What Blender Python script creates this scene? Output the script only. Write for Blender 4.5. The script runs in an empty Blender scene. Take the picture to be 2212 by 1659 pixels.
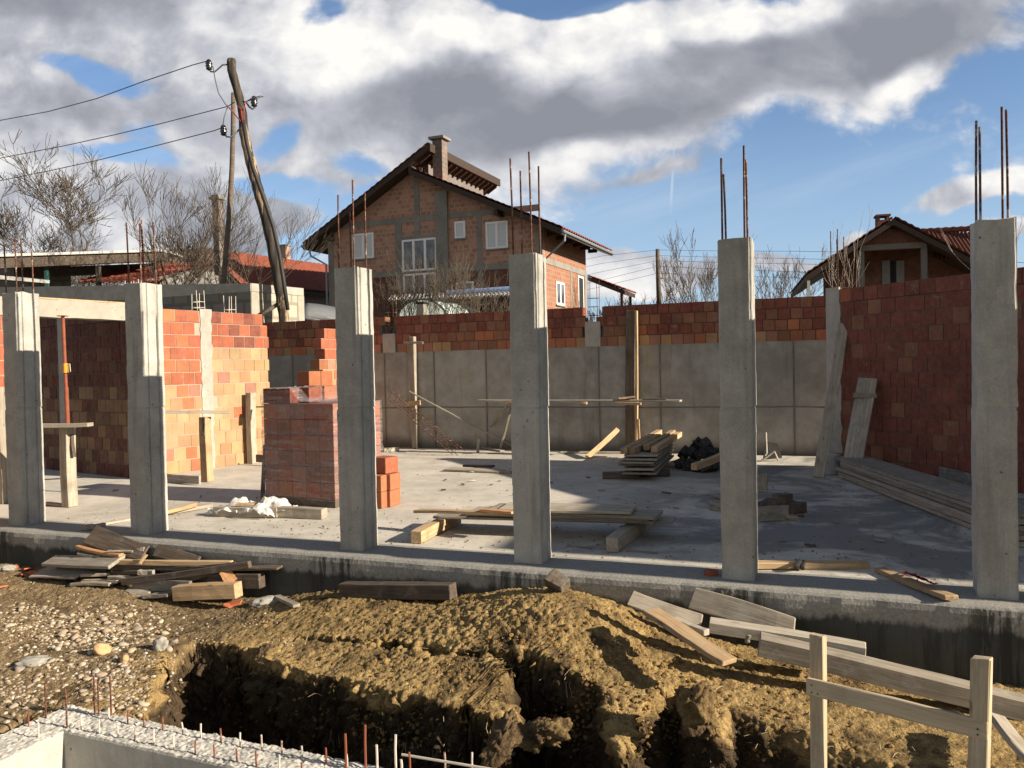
import bpy, bmesh, math, random
import numpy as np
from mathutils import Vector, Matrix
random.seed(7); RNG = np.random.default_rng(7)
SC = bpy.context.scene; COL = SC.collection
# ---------------------------------------------------------------- camera
FPX, CX, CY = 1791.0, 1106.0, 829.5            # focal length and centre on a 2212 x 1659 plate
_p = math.radians(1.17); _s = 0.0205; _c = math.sqrt(1 - _s * _s)
FW = Vector((0, math.cos(_p), -math.sin(_p))); U0 = Vector((0, math.sin(_p), math.cos(_p))); R0 = Vector((1, 0, 0))
CI = R0 * _c - U0 * _s; CJ = R0 * _s + U0 * _c
EYE = Vector((0, 0, 1.71))
cam = bpy.data.cameras.new('camera'); cam.sensor_width = 36; cam.lens = 36 * FPX / 2212; cam.clip_end = 4000; cam.clip_start = 0.05
co = bpy.data.objects.new('camera', cam); COL.objects.link(co); SC.camera = co
M = Matrix((CI, CJ, -FW)).transposed().to_4x4(); M.translation = EYE; co.matrix_world = M
SC.render.resolution_x = 1024; SC.render.resolution_y = 768
def ray(x, y): return FW + CI * ((x - CX) / FPX) + CJ * ((CY - y) / FPX)
def gz(x, y, z=0.0):
    d = ray(x, y); return EYE + d * ((z - EYE.z) / d.z)
def at(x, y, Y):
    d = ray(x, y); return EYE + d * (Y / d.y)
def pl(x, y, P, n):
    d = ray(x, y); return EYE + d * ((Vector(P) - EYE).dot(n) / d.dot(n))
TH = math.radians(-22.03)
UU = Vector((math.cos(TH), math.sin(TH), 0)); VV = Vector((-UU.y, UU.x, 0)); P0 = Vector((0, 7.205, 0))
ZZ = Vector((0, 0, 1))
def L(a, b, z=0.0): return P0 + UU * a + VV * b + ZZ * z          # building frame: along facade, back, up
def fb(x, y, b): return pl(x, y, P0 + VV * b, VV)                  # pixel ray met with the facade-parallel plane at depth b
def ab(p): q = Vector(p) - P0; return q.dot(UU), q.dot(VV)
# ---------------------------------------------------------------- view, sun, sky
SC.view_settings.view_transform = 'Standard'; SC.view_settings.look = 'None'
SC.view_settings.exposure = 1.05; SC.view_settings.gamma = 1.0; SC.view_settings.use_curve_mapping = False
SUN_AZ = math.radians(-21.0); SUN_EL = math.radians(22.3)          # measured from +X towards +Y
sd = Vector((math.cos(SUN_AZ) * math.cos(SUN_EL), math.sin(SUN_AZ) * math.cos(SUN_EL), math.sin(SUN_EL)))
sl = bpy.data.lights.new('sun', 'SUN'); sl.energy = 5.0; sl.angle = math.radians(0.5); sl.color = (1.0, 0.87, 0.70)
so = bpy.data.objects.new('sun', sl); COL.objects.link(so); so.rotation_euler = sd.to_track_quat('Z', 'Y').to_euler()
W = bpy.data.worlds.new('World'); SC.world = W; W.use_nodes = True
class NT:
    def __init__(s, t): s.t = t; s.n = t.nodes; s.l = t.links
    def node(s, typ, **kw):
        n = s.n.new(typ)
        for k, v in kw.items(): setattr(n, k, v)
        return n
    def put(s, sock, v):
        if v is None: return
        if isinstance(v, bpy.types.NodeSocket): s.l.new(v, sock)
        else:
            if isinstance(v, (tuple, list)) and len(v) == 3 and sock.type == 'RGBA': v = (*v, 1)
            sock.default_value = v
    def m(s, op, a, b=None, c=None, clamp=False):
        n = s.node('ShaderNodeMath', operation=op, use_clamp=clamp)
        s.put(n.inputs[0], a); s.put(n.inputs[1], b)
        if c is not None: s.put(n.inputs[2], c)
        return n.outputs[0]
    def vm(s, op, a, b=None):
        n = s.node('ShaderNodeVectorMath', operation=op); s.put(n.inputs[0], a)
        if b is not None: s.put(n.inputs[1], b)
        return n.outputs[0]
    def sstep(s, x, lo, hi, a=0.0, b=1.0):
        n = s.node('ShaderNodeMapRange', interpolation_type='SMOOTHSTEP')
        s.put(n.inputs[0], x); s.put(n.inputs[1], lo); s.put(n.inputs[2], hi); s.put(n.inputs[3], a); s.put(n.inputs[4], b)
        return n.outputs[0]
    def lin(s, x, lo, hi, a=0.0, b=1.0):
        n = s.node('ShaderNodeMapRange'); s.put(n.inputs[0], x)
        for i, v in enumerate((lo, hi, a, b)): s.put(n.inputs[i + 1], v)
        return n.outputs[0]
    def mix(s, f, a, b, mode='MIX'):
        n = s.node('ShaderNodeMix', data_type='RGBA', blend_type=mode); s.put(n.inputs[0], f); s.put(n.inputs[6], a); s.put(n.inputs[7], b)
        return n.outputs[2]
    def noise(s, vec, scale, detail=4, rough=0.55, dist=0.0):
        n = s.node('ShaderNodeTexNoise'); s.put(n.inputs['Vector'], vec); s.put(n.inputs['Scale'], scale); s.put(n.inputs['Detail'], detail)
        s.put(n.inputs['Roughness'], rough); s.put(n.inputs['Distortion'], dist); return n.outputs[0]
    def noisec(s, vec, scale, detail=3):
        n = s.node('ShaderNodeTexNoise'); s.put(n.inputs['Vector'], vec); s.put(n.inputs['Scale'], scale); s.put(n.inputs['Detail'], detail); return n.outputs[1]
    def voro(s, vec, scale, feat='F1', out=0):
        n = s.node('ShaderNodeTexVoronoi', feature=feat); s.put(n.inputs['Vector'], vec); s.put(n.inputs['Scale'], scale); return n.outputs[out]
    def comb(s, x, y, z):
        n = s.node('ShaderNodeCombineXYZ')
        for i, v in enumerate((x, y, z)): s.put(n.inputs[i], v)
        return n.outputs[0]
    def sep(s, v):
        n = s.node('ShaderNodeSeparateXYZ'); s.put(n.inputs[0], v); return n.outputs
    def ramp(s, f, stops):
        n = s.node('ShaderNodeValToRGB'); s.put(n.inputs[0], f); e = n.color_ramp.elements
        while len(e) < len(stops): e.new(0.5)
        for k, (p, c) in zip(e, stops): k.position = p; k.color = (*c, 1)
        return n.outputs[0]
def build_sky():
    W.node_tree.nodes.clear(); T = NT(W.node_tree)
    sky = T.node('ShaderNodeTexSky', sky_type='NISHITA', sun_disc=False)
    sky.sun_elevation = SUN_EL; sky.sun_rotation = math.radians(90) - SUN_AZ; sky.altitude = 200; sky.dust_density = 0.5; sky.air_density = 1.0; sky.ozone_density = 3.0
    d = T.node('ShaderNodeTexCoord').outputs['Generated']
    x, y, z = T.sep(d)
    yy = T.m('MAXIMUM', T.m('ABSOLUTE', y), 0.12)
    X = T.m('DIVIDE', x, yy); Z = T.m('DIVIDE', z, yy)
    P = T.comb(X, Z, T.m('MULTIPLY', T.m('SIGN', y), 3.0))
    def madd(v, k, base):
        n = T.node('ShaderNodeVectorMath', operation='MULTIPLY_ADD'); T.put(n.inputs[0], T.vm('SUBTRACT', v, (0.5, 0.5, 0.5))); T.put(n.inputs[1], (k,) * 3); T.put(n.inputs[2], base); return n.outputs[0]
    P2 = madd(T.noisec(P, 3.2, 4), 0.11, P); P2 = madd(T.noisec(P, 22, 3), 0.008, P2)
    wx, wz, _ = T.sep(P2)
    def plate(px, py): return (px - CX) / FPX, (793 + 0.0205 * (CX - px) - py) / FPX
    def blob(px, py, rx, ry, ang=0.0):
        cx, cz = plate(px, py); ca, sa = math.cos(math.radians(ang)), math.sin(math.radians(ang))
        dx = T.m('SUBTRACT', wx, cx); dz = T.m('SUBTRACT', wz, cz)
        e = T.m('ADD', T.m('MULTIPLY', dx, ca * FPX / rx), T.m('MULTIPLY', dz, sa * FPX / rx))
        f = T.m('ADD', T.m('MULTIPLY', dx, -sa * FPX / ry), T.m('MULTIPLY', dz, ca * FPX / ry))
        return T.m('SUBTRACT', 1.0, T.m('SQRT', T.m('ADD', T.m('MULTIPLY', e, e), T.m('MULTIPLY', f, f))))
    def field(lst):
        acc = None
        for b in lst:
            v = T.m('MULTIPLY', T.m('MAXIMUM', blob(*b[:5]), -1.2), b[5] if len(b) > 5 else 1.0)
            acc = v if acc is None else T.m('SMOOTH_MAX', acc, v, 0.2)
        return acc
    def soft(lst):
        acc = None
        for b in lst:
            v = T.m('MULTIPLY', T.sstep(blob(*b[:5]), -0.25, 0.8), b[5] if len(b) > 5 else 1.0); acc = v if acc is None else T.m('MAXIMUM', acc, v)
        return acc
    st = T.vm('MULTIPLY', P2, (1.0, 1.45, 1.0))
    f1 = T.noise(st, 4.2, 10, 0.56, 0.0); f2 = T.noise(T.vm('ADD', st, (7.3, 2.1, 0)), 15.0, 9, 0.56, 0.0)
    def billow(v):
        n = T.node('ShaderNodeTexVoronoi', voronoi_dimensions='2D', feature='F1'); T.put(n.inputs['Vector'], v); n.inputs['Scale'].default_value = 6.5
        n.inputs['Detail'].default_value = 4.0; n.inputs['Roughness'].default_value = 0.55; n.inputs['Lacunarity'].default_value = 2.1; n.normalize = True; return T.m('SUBTRACT', 0.42, n.outputs[0])
    P3 = madd(T.noisec(P, 9, 3), 0.05, P); bw = billow(P3); bwl = billow(T.vm('ADD', P3, (0.020, 0.016, 0)))
    n1 = T.m('SUBTRACT', f1, 0.5); n2 = T.m('SUBTRACT', f2, 0.5)
    fine = T.m('ADD', T.m('ADD', T.m('MULTIPLY', n1, 1.25), T.m('MULTIPLY', n2, 0.45)), T.m('MULTIPLY', bw, 0.55))
    dens = T.m('SUBTRACT', T.m('MINIMUM', field(SKY['clouds']), 0.40), T.m('MULTIPLY', soft(SKY['holes']), 0.52))
    dens = T.m('ADD', dens, fine)
    alpha = T.m('MULTIPLY', T.sstep(dens, -0.09, 0.18), T.sstep(Z, -0.02, 0.03))
    # the underside is lit unevenly: cloud towards the sun side and thin edges are bright, thick bases grey
    relief = T.m('SUBTRACT', f2, T.noise(T.vm('ADD', st, (7.3 - 0.022, 2.1 - 0.016, 0)), 15.0, 9, 0.56, 0.0))
    relief1 = T.m('SUBTRACT', f1, T.noise(T.vm('ADD', st, (-0.05, -0.04, 0)), 4.2, 10, 0.56, 0.0))
    dk = T.m('ADD', T.m('MULTIPLY', soft(SKY['dark']), 1.0), T.m('ADD', T.m('MULTIPLY', n1, 0.5), T.m('MULTIPLY', n2, 0.10)))
    dk = T.m('SUBTRACT', dk, T.m('MULTIPLY', soft(SKY['lite']), 0.75))
    dk = T.m('MULTIPLY', T.sstep(dk, -0.05, 1.0), T.sstep(dens, 0.0, 0.60))
    lum = T.m('ADD', T.m('ADD', 0.47, T.m('MULTIPLY', soft(SKY['lite']), 0.32)), T.m('ADD', T.m('ADD', T.m('MULTIPLY', T.m('SUBTRACT', bw, bwl), T.m('SUBTRACT', 0.75, T.m('MULTIPLY', dk, 0.45))), T.m('ADD', T.m('MULTIPLY', relief, 0.35), T.m('MULTIPLY', n2, 0.12))), T.m('MULTIPLY', relief1, 1.7)))
    cc = T.ramp(T.m('SUBTRACT', lum, T.m('MULTIPLY', dk, 0.56)), [(0.0, (0.265, 0.28, 0.325)), (0.2, (0.345, 0.36, 0.405)), (0.42, (0.50, 0.515, 0.565)), (0.62, (0.73, 0.73, 0.75)), (0.86, (0.96, 0.94, 0.90))])
    skyc = T.mix(1.0, sky.outputs[0], (SKY['sky'] * 1.30, SKY['sky'] * 1.30, SKY['sky'] * 1.36), 'MULTIPLY')
    skyc = T.mix(T.sstep(Z, 0.36, -0.02, 0.0, 0.62), skyc, (0.44, 0.60, 0.80))
    band = T.noise(T.vm('MULTIPLY', T.comb(T.m('ADD', X, T.m('MULTIPLY', Z, -0.4)), T.m('SUBTRACT', Z, T.m('MULTIPLY', X, 0.28)), 0), (0.8, 5.0, 1.0)), 2.0, 6, 0.55)
    skyc = T.mix(T.sstep(band, 0.46, 0.75, 0, 0.40), skyc, (0.60, 0.70, 0.82))
    tx, tz = plate(1459, 400)
    tr = T.m('ABSOLUTE', T.m('SUBTRACT', T.m('SUBTRACT', X, tx), T.m('MULTIPLY', T.m('SUBTRACT', Z, tz), 0.075)))
    trm = T.m('MULTIPLY', T.sstep(tr, 0.0024, 0.0005), T.m('MULTIPLY', T.sstep(Z, plate(0, 505)[1], plate(0, 430)[1]), T.m('MULTIPLY', T.sstep(y, 0.0, 0.1), T.lin(n2, -0.2, 0.2, 0.3, 1))))
    skyc = T.mix(T.m('MULTIPLY', trm, 0.55), skyc, (0.74, 0.82, 0.90))
    col = T.mix(alpha, skyc, cc)
    # unseen bright deck added behind the camera to fill shaded faces; zenith dimmed
    deck = T.mix(T.sstep(f1, 0.35, 0.65), SKY['fill_deck0'], SKY['fill_deck1'])
    col = T.mix(T.sstep(y, 0.12, -0.25), col, deck)
    col = T.mix(T.sstep(z, 0.42, 0.75), col, T.mix(T.sstep(f1, 0.5, 0.75), (0.075, 0.11, 0.175), (0.19, 0.20, 0.22)))
    col = T.mix(T.sstep(z, -0.02, -0.10), col, (0.16, 0.14, 0.11))
    bg = T.node('ShaderNodeBackground'); T.put(bg.inputs[0], col); bg.inputs[1].default_value = SKY['strength']
    o = T.node('ShaderNodeOutputWorld'); T.l.new(bg.outputs[0], o.inputs[0])
SKY = dict(strength=0.51, sky=0.105, fill_deck0=(0.36, 0.38, 0.41), fill_deck1=(0.72, 0.71, 0.69),
    clouds=[(1250, 190, 700, 190, 4), (1700, 120, 640, 140, 13), (820, 130, 420, 150, 0), (300, 60, 620, 120, 0), (330, 230, 620, 210, 0), (250, 470, 560, 130, 0), (650, 240, 400, 140, 0, .8),
            (640, 340, 300, 80, -10), (1350, 600, 190, 60, 0, .8), (1655, 553, 120, 20, 0, .45), (1812, 499, 30, 14, 0, .4), (2080, 436, 190, 26, 6, .5), (1400, 378, 90, 16, 10, .3),
            (880, 330, 260, 50, 0, .7), (1240, 320, 140, 40, 0, .6), (2150, 530, 150, 20, 0, .3), (120, 560, 420, 90, 0), (60, 260, 200, 70, 0)],
    holes=[(180, 170, 190, 45, -8, .85), (330, 295, 110, 45, 0, .5), (590, 300, 90, 40, 40, .6), (700, 25, 80, 45, 0, .9), (270, 345, 190, 40, 0, 1.0), (600, 385, 150, 35, -8, .8), (700, 490, 170, 36, 15, .8), (830, 400, 150, 40, 10, .8), (1280, 0, 200, 30, 0, 1.0), (770, 340, 100, 30, -10, .5), (1900, 660, 700, 90, 0, .8), (1700, 450, 300, 60, 0, .6)],
    dark=[(1300, 215, 700, 165, 6, 1.1), (1750, 145, 520, 140, 14, 1.1), (930, 240, 340, 120, 0, 1.0), (2100, 60, 220, 110, 30, .9), (200, 30, 380, 80, 0, .6), (420, 255, 260, 70, -20, .6), (180, 240, 190, 60, 10, .55), (560, 120, 300, 60, -10, .45)],
    lite=[(1230, 110, 170, 110, 30), (1050, 50, 260, 80, 0), (760, 90, 230, 110, 0), (1620, 40, 230, 70, 10), (1340, 90, 180, 150, 60, .9), (1620, 300, 90, 80, 0), (1950, 190, 110, 60, 30), (1260, 345, 150, 60, 0)])
build_sky()
# ---------------------------------------------------------------- helpers
def tag(o, label=None, cat=None, group=None, kind=None):
    if label: o['label'] = label
    if cat: o['category'] = cat
    if group: o['group'] = group
    if kind: o['kind'] = kind
    return o
def empty(name, loc, rz=0.0, label=None, cat=None, group=None):
    o = bpy.data.objects.new(name, None); COL.objects.link(o); o.location = loc; o.rotation_euler = (0, 0, rz); o.empty_display_size = 0.1
    return tag(o, label, cat, group)
def link(o, parent=None, world=False):
    COL.objects.link(o)
    if parent is not None:
        o.parent = parent
        if world: o.matrix_parent_inverse = parent_inv(parent)
    return o
def parent_inv(p):
    m = Matrix.Translation(p.location) @ p.rotation_euler.to_matrix().to_4x4()
    if p.parent is not None: m = (p.parent.matrix_parent_inverse if False else Matrix()) @ m
    return m.inverted()
class MB:
    def __init__(s): s.v = []; s.f = []; s.c = []
    def add(s, vs, fs, col=None):
        k = len(s.v); s.v.extend([tuple(v) for v in vs]); s.f.extend([tuple(i + k for i in f) for f in fs]); s.c.extend([col] * len(fs)); return s
    def box(s, c, sx, sy, sz, X=None, Y=None, Z=None, col=None):
        X = Vector(X) if X is not None else Vector((1, 0, 0)); Y = Vector(Y) if Y is not None else Vector((0, 1, 0)); Z = Vector(Z) if Z is not None else Vector((0, 0, 1))
        c = Vector(c); vs = [c + X * (sx / 2 * i) + Y * (sy / 2 * j) + Z * (sz / 2 * k) for i in (-1, 1) for j in (-1, 1) for k in (-1, 1)]
        return s.add(vs, [(0, 1, 3, 2), (4, 6, 7, 5), (0, 4, 5, 1), (2, 3, 7, 6), (0, 2, 6, 4), (1, 5, 7, 3)], col)
    def bl(s, a0, a1, b0, b1, z0, z1, O=None, X=None, Y=None, col=None):   # box in a frame (building frame by default)
        X = UU if X is None else X; Y = VV if Y is None else Y; O = P0 if O is None else O
        return s.box(O + X * ((a0 + a1) / 2) + Y * ((b0 + b1) / 2) + ZZ * ((z0 + z1) / 2), a1 - a0, b1 - b0, z1 - z0, X, Y, ZZ, col)
    def tube(s, pts, rad, n=6, cap=True, col=None):
        pts = [Vector(p) for p in pts]; rad = rad if isinstance(rad, (list, tuple)) else [rad] * len(pts)
        k = len(s.v); prev = None
        for i, p in enumerate(pts):
            d = (pts[min(i + 1, len(pts) - 1)] - pts[max(i - 1, 0)]); d = d.normalized() if d.length > 1e-9 else Vector((0, 0, 1))
            if prev is None: prev = Vector((1, 0, 0)) if abs(d.x) < 0.8 else Vector((0, 1, 0))
            e = prev - d * prev.dot(d); e = e.normalized() if e.length > 1e-6 else d.orthogonal().normalized(); prev = e; g = d.cross(e)
            for j in range(n):
                t = 2 * math.pi * j / n; s.v.append(tuple(p + (e * math.cos(t) + g * math.sin(t)) * rad[i]))
        for i in range(len(pts) - 1):
            for j in range(n):
                a = k + i * n + j; b = k + i * n + (j + 1) % n; s.f.append((a, b, b + n, a + n)); s.c.append(col)
        if cap:
            s.f.append(tuple(k + j for j in range(n))[::-1]); s.c.append(col); e0 = k + (len(pts) - 1) * n; s.f.append(tuple(e0 + j for j in range(n))); s.c.append(col)
        return s
    def prism(s, poly, ext, col=None):       # planar polygon (list of Vectors) extruded by vector
        n = len(poly); ext = Vector(ext); vs = [Vector(p) for p in poly] + [Vector(p) + ext for p in poly]
        return s.add(vs, [tuple(range(n))[::-1], tuple(range(n, 2 * n))] + [(i, (i + 1) % n, n + (i + 1) % n, n + i) for i in range(n)], col)
    def grid(s, P, col=None):                # P: rows of points
        r, c = len(P), len(P[0]); vs = [p for row in P for p in row]
        return s.add(vs, [(i * c + j, i * c + j + 1, (i + 1) * c + j + 1, (i + 1) * c + j) for i in range(r - 1) for j in range(c - 1)], col)
    def mesh(s, name, mat, smooth=False):
        me = bpy.data.meshes.new(name); me.from_pydata(s.v, [], s.f)
        if any(c is not None for c in s.c):
            at_ = me.color_attributes.new('Col', 'FLOAT_COLOR', 'CORNER'); arr = []
            for f, c in zip(s.f, s.c):
                c = c or (0.5, 0.5, 0.5); arr.extend([c[0], c[1], c[2], 1.0] * len(f))
            at_.data.foreach_set('color', arr)
        bm = bmesh.new(); bm.from_mesh(me); bmesh.ops.recalc_face_normals(bm, faces=bm.faces); bm.to_mesh(me); bm.free()
        if smooth: me.polygons.foreach_set('use_smooth', [True] * len(me.polygons))
        me.materials.append(mat); return me
    def build(s, name, mat, parent=None, smooth=False, world=True, bevel=0.0):
        o = bpy.data.objects.new(name, s.mesh(name, mat, smooth)); link(o, parent, world and parent is not None)
        if bevel:
            b = o.modifiers.new('bevel', 'BEVEL'); b.width = bevel; b.segments = 1; b.limit_method = 'ANGLE'; b.angle_limit = 0.7
        return o
# numpy value noise
def _h(i, j, k, seed):
    n = (i * 374761393 + j * 668265263 + k * 2147483647 + seed * 974634721) & 0xffffffff
    n = ((n ^ (n >> 13)) * 1274126177) & 0xffffffff; n = ((n ^ (n >> 15)) * 2246822519) & 0xffffffff
    return ((n ^ (n >> 16)) & 0xffffff) / float(0xffffff) * 2 - 1
def vnoise(P, seed=0):
    P = np.asarray(P, float); F = np.floor(P).astype(np.int64); t = P - F; t = t * t * t * (t * (t * 6 - 15) + 10); r = 0
    for dx in (0, 1):
        for dy in (0, 1):
            for dz in (0, 1):
                w = (t[:, 0] if dx else 1 - t[:, 0]) * (t[:, 1] if dy else 1 - t[:, 1]) * (t[:, 2] if dz else 1 - t[:, 2])
                r = r + w * _h(F[:, 0] + dx, F[:, 1] + dy, F[:, 2] + dz, seed)
    return r
def fbm(P, sc, oct=4, gain=0.5, seed=0):
    P = np.asarray(P, float) * sc; a = 1.0; r = 0
    for o in range(oct): r = r + a * vnoise(P, seed + o * 17); P = P * 2.03 + 11.7; a *= gain
    return r
def sst(x, a, b): t = np.clip((x - a) / (b - a), 0, 1); return t * t * (3 - 2 * t)
# ---------------------------------------------------------------- materials
def mat(name, fn):
    m = bpy.data.materials.new(name); m.use_nodes = True; m.node_tree.nodes.clear(); T = NT(m.node_tree)
    b = T.node('ShaderNodeBsdfPrincipled'); o = T.node('ShaderNodeOutputMaterial'); T.l.new(b.outputs[0], o.inputs[0]); T.b = b; T.o = o
    b.inputs['Specular IOR Level'].default_value = 0.3
    fn(T); return m
def setp(T, col=None, rough=None, bump=None, bs=0.3, bd=0.02, metal=None, spec=None):
    T.put(T.b.inputs['Base Color'], col); T.put(T.b.inputs['Roughness'], rough); T.put(T.b.inputs['Metallic'], metal); T.put(T.b.inputs['Specular IOR Level'], spec)
    if bump is not None:
        n = T.node('ShaderNodeBump'); n.inputs['Strength'].default_value = bs; n.inputs['Distance'].default_value = bd
        T.put(n.inputs['Height'], bump); T.l.new(n.outputs[0], T.b.inputs['Normal'])
def wpos(T): return T.node('ShaderNodeNewGeometry').outputs['Position']
def opos(T): return T.node('ShaderNodeTexCoord').outputs['Object']
def orand(T): return T.node('ShaderNodeObjectInfo').outputs['Random']
def concrete(base, var=0.25, warm=(1, 1, 1), pit=True, streak=0.0, joints=None, rough=0.9, floor=False, dirt=0.0):
    def fn(T):
        p = wpos(T); big = T.noise(p, 0.9, 5, 0.6); med = T.noise(p, 5.0, 6, 0.65); fine = T.noise(p, 60, 4, 0.6)
        c1 = tuple(base[i] * (1 - var) for i in range(3)); c2 = tuple(min(1, base[i] * (1 + var)) for i in range(3))
        f = T.m('ADD', T.m('MULTIPLY', big, 0.5), T.m('ADD', T.m('MULTIPLY', med, 0.4), T.m('MULTIPLY', fine, 0.25)))
        c = T.mix(T.sstep(f, 0.36, 0.78), c1, c2)
        c = T.mix(T.sstep(T.noise(p, 2.1, 6, 0.7), 0.56, 0.75, 0, 0.35), c, tuple(x * 0.62 for x in base))
        h = T.m('ADD', T.m('MULTIPLY', med, 0.5), T.m('MULTIPLY', fine, 0.35))
        if pit:
            v = T.voro(T.vm('ADD', p, T.vm('MULTIPLY', T.noisec(p, 9), (0.05, 0.05, 0.05))), 12)
            pm = T.m('MULTIPLY', T.sstep(v, 0.15, 0.07), T.sstep(T.noise(p, 3.3, 2), 0.46, 0.58))
            c = T.mix(T.m('MULTIPLY', pm, 0.8), c, tuple(x * 0.25 for x in base)); h = T.m('SUBTRACT', h, T.m('MULTIPLY', pm, 0.5))
        if streak:
            s = T.noise(T.vm('MULTIPLY', p, (9, 9, 0.7)), 1.0, 5, 0.65); c = T.mix(T.m('MULTIPLY', T.sstep(s, 0.5, 0.72), streak), c, tuple(x * 0.4 for x in base))
        if floor:
            s = T.noise(T.vm('MULTIPLY', p, (1.2, 3.5, 1)), 1.4, 8, 0.7, 0.6); c = T.mix(T.sstep(s, 0.54, 0.74, 0, 0.32), c, tuple(base[i] * (0.55, 0.5, 0.42)[i] for i in range(3)))
            s2 = T.noise(T.vm('MULTIPLY', p, (5, 26, 1)), 1.0, 5, 0.7, 1.0); c = T.mix(T.sstep(s2, 0.61, 0.68, 0, 0.6), c, tuple(x * 0.45 for x in base))
            v2 = T.voro(p, 11); c = T.mix(T.m('MULTIPLY', T.sstep(v2, 0.12, 0.05), T.sstep(T.noise(p, 1.7, 3), 0.5, 0.62)), c, tuple(x * 0.35 for x in base))
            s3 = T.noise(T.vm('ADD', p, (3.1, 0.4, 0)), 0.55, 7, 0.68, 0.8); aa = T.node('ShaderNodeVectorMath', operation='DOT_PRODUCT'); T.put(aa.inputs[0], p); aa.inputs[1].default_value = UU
            c = T.mix(T.m('MULTIPLY', T.sstep(s3, 0.44, 0.56, 0, 0.82), T.sstep(aa.outputs['Value'], -3.6, -1.0, 0.12, 1)), c, (0.14, 0.137, 0.13))  # damp stains, strengthened at right to paint the shade darker there
        if dirt:
            d = T.sstep(T.noise(p, 1.6, 7, 0.7), 0.45, 0.7, 0, dirt); c = T.mix(d, c, (0.16, 0.12, 0.075))
        setp(T, c, rough, h, 0.35, 0.012)
    return fn
M_COL = mat('column concrete', concrete((0.355, 0.345, 0.31), 0.3, streak=0.4))
M_BEAM = mat('beam concrete', concrete((0.27, 0.265, 0.245), 0.3, streak=0.5))
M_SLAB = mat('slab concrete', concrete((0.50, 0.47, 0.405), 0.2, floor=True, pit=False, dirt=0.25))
M_LINTEL = mat('lintel concrete', concrete((0.31, 0.29, 0.24), 0.2))
M_PIL = mat('rough tie column', concrete((0.33, 0.31, 0.27), 0.3))
M_FOUND = mat('foundation concrete', concrete((0.40, 0.385, 0.345), 0.25, streak=0.25))
M_HOUSEC = mat('house concrete', concrete((0.21, 0.20, 0.18), 0.25, pit=False))
M_DARKC = mat('grey render', concrete((0.155, 0.14, 0.13), 0.12, pit=False))
M_MORTD = mat('dark joint', concrete((0.11, 0.085, 0.07), 0.2, pit=False)); M_MORTAR = mat('mortar', concrete((0.33, 0.27, 0.21), 0.2, pit=False))
def m_tar(T):
    p = wpos(T); x, y, z = T.sep(p)
    s = T.noise(T.vm('MULTIPLY', p, (8, 8, 0.55)), 1.0, 6, 0.7); big = T.noise(p, 1.3, 5, 0.6); fine = T.noise(p, 45, 4)
    c = T.mix(T.sstep(big, 0.35, 0.65), (0.036, 0.038, 0.033), (0.075, 0.076, 0.067))
    c = T.mix(T.sstep(s, 0.52, 0.66, 0, 0.8), c, (0.035, 0.036, 0.034)); c = T.mix(T.sstep(s, 0.40, 0.28, 0, 0.6), c, (0.17, 0.168, 0.15))
    a_ = T.node('ShaderNodeVectorMath', operation='DOT_PRODUCT'); T.put(a_.inputs[0], T.vm('SUBTRACT', p, tuple(P0))); a_.inputs[1].default_value = UU; dmin = None
    for q in (-6.215, -4.335, -1.685, 0.105, 1.885, 3.675):
        e_ = T.m('ABSOLUTE', T.m('SUBTRACT', a_.outputs['Value'], q)); dmin = e_ if dmin is None else T.m('MINIMUM', dmin, e_)
    drip = T.m('MULTIPLY', T.sstep(dmin, 0.36, 0.12), T.sstep(T.noise(T.vm('MULTIPLY', p, (16, 16, 1.2)), 1.0, 5, 0.7), 0.44, 0.56))
    edge = T.m('ADD', z, T.m('MULTIPLY', T.m('SUBTRACT', T.noise(T.vm('MULTIPLY', p, (6, 6, 2)), 1.0, 6, 0.7), 0.5), 0.22))
    c = T.mix(T.sstep(edge, -0.19, -0.13), c, T.mix(T.sstep(fine, 0.3, 0.7), (0.21, 0.205, 0.185), (0.30, 0.29, 0.26)))
    c = T.mix(T.m('MULTIPLY', drip, T.sstep(z, 0.0, -0.03, 0, 0.85)), c, (0.028, 0.027, 0.024))
    setp(T, c, 0.85, T.m('ADD', fine, T.m('MULTIPLY', big, 2)), 0.4, 0.01)
M_TAR = mat('stained beam face', m_tar)
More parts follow.
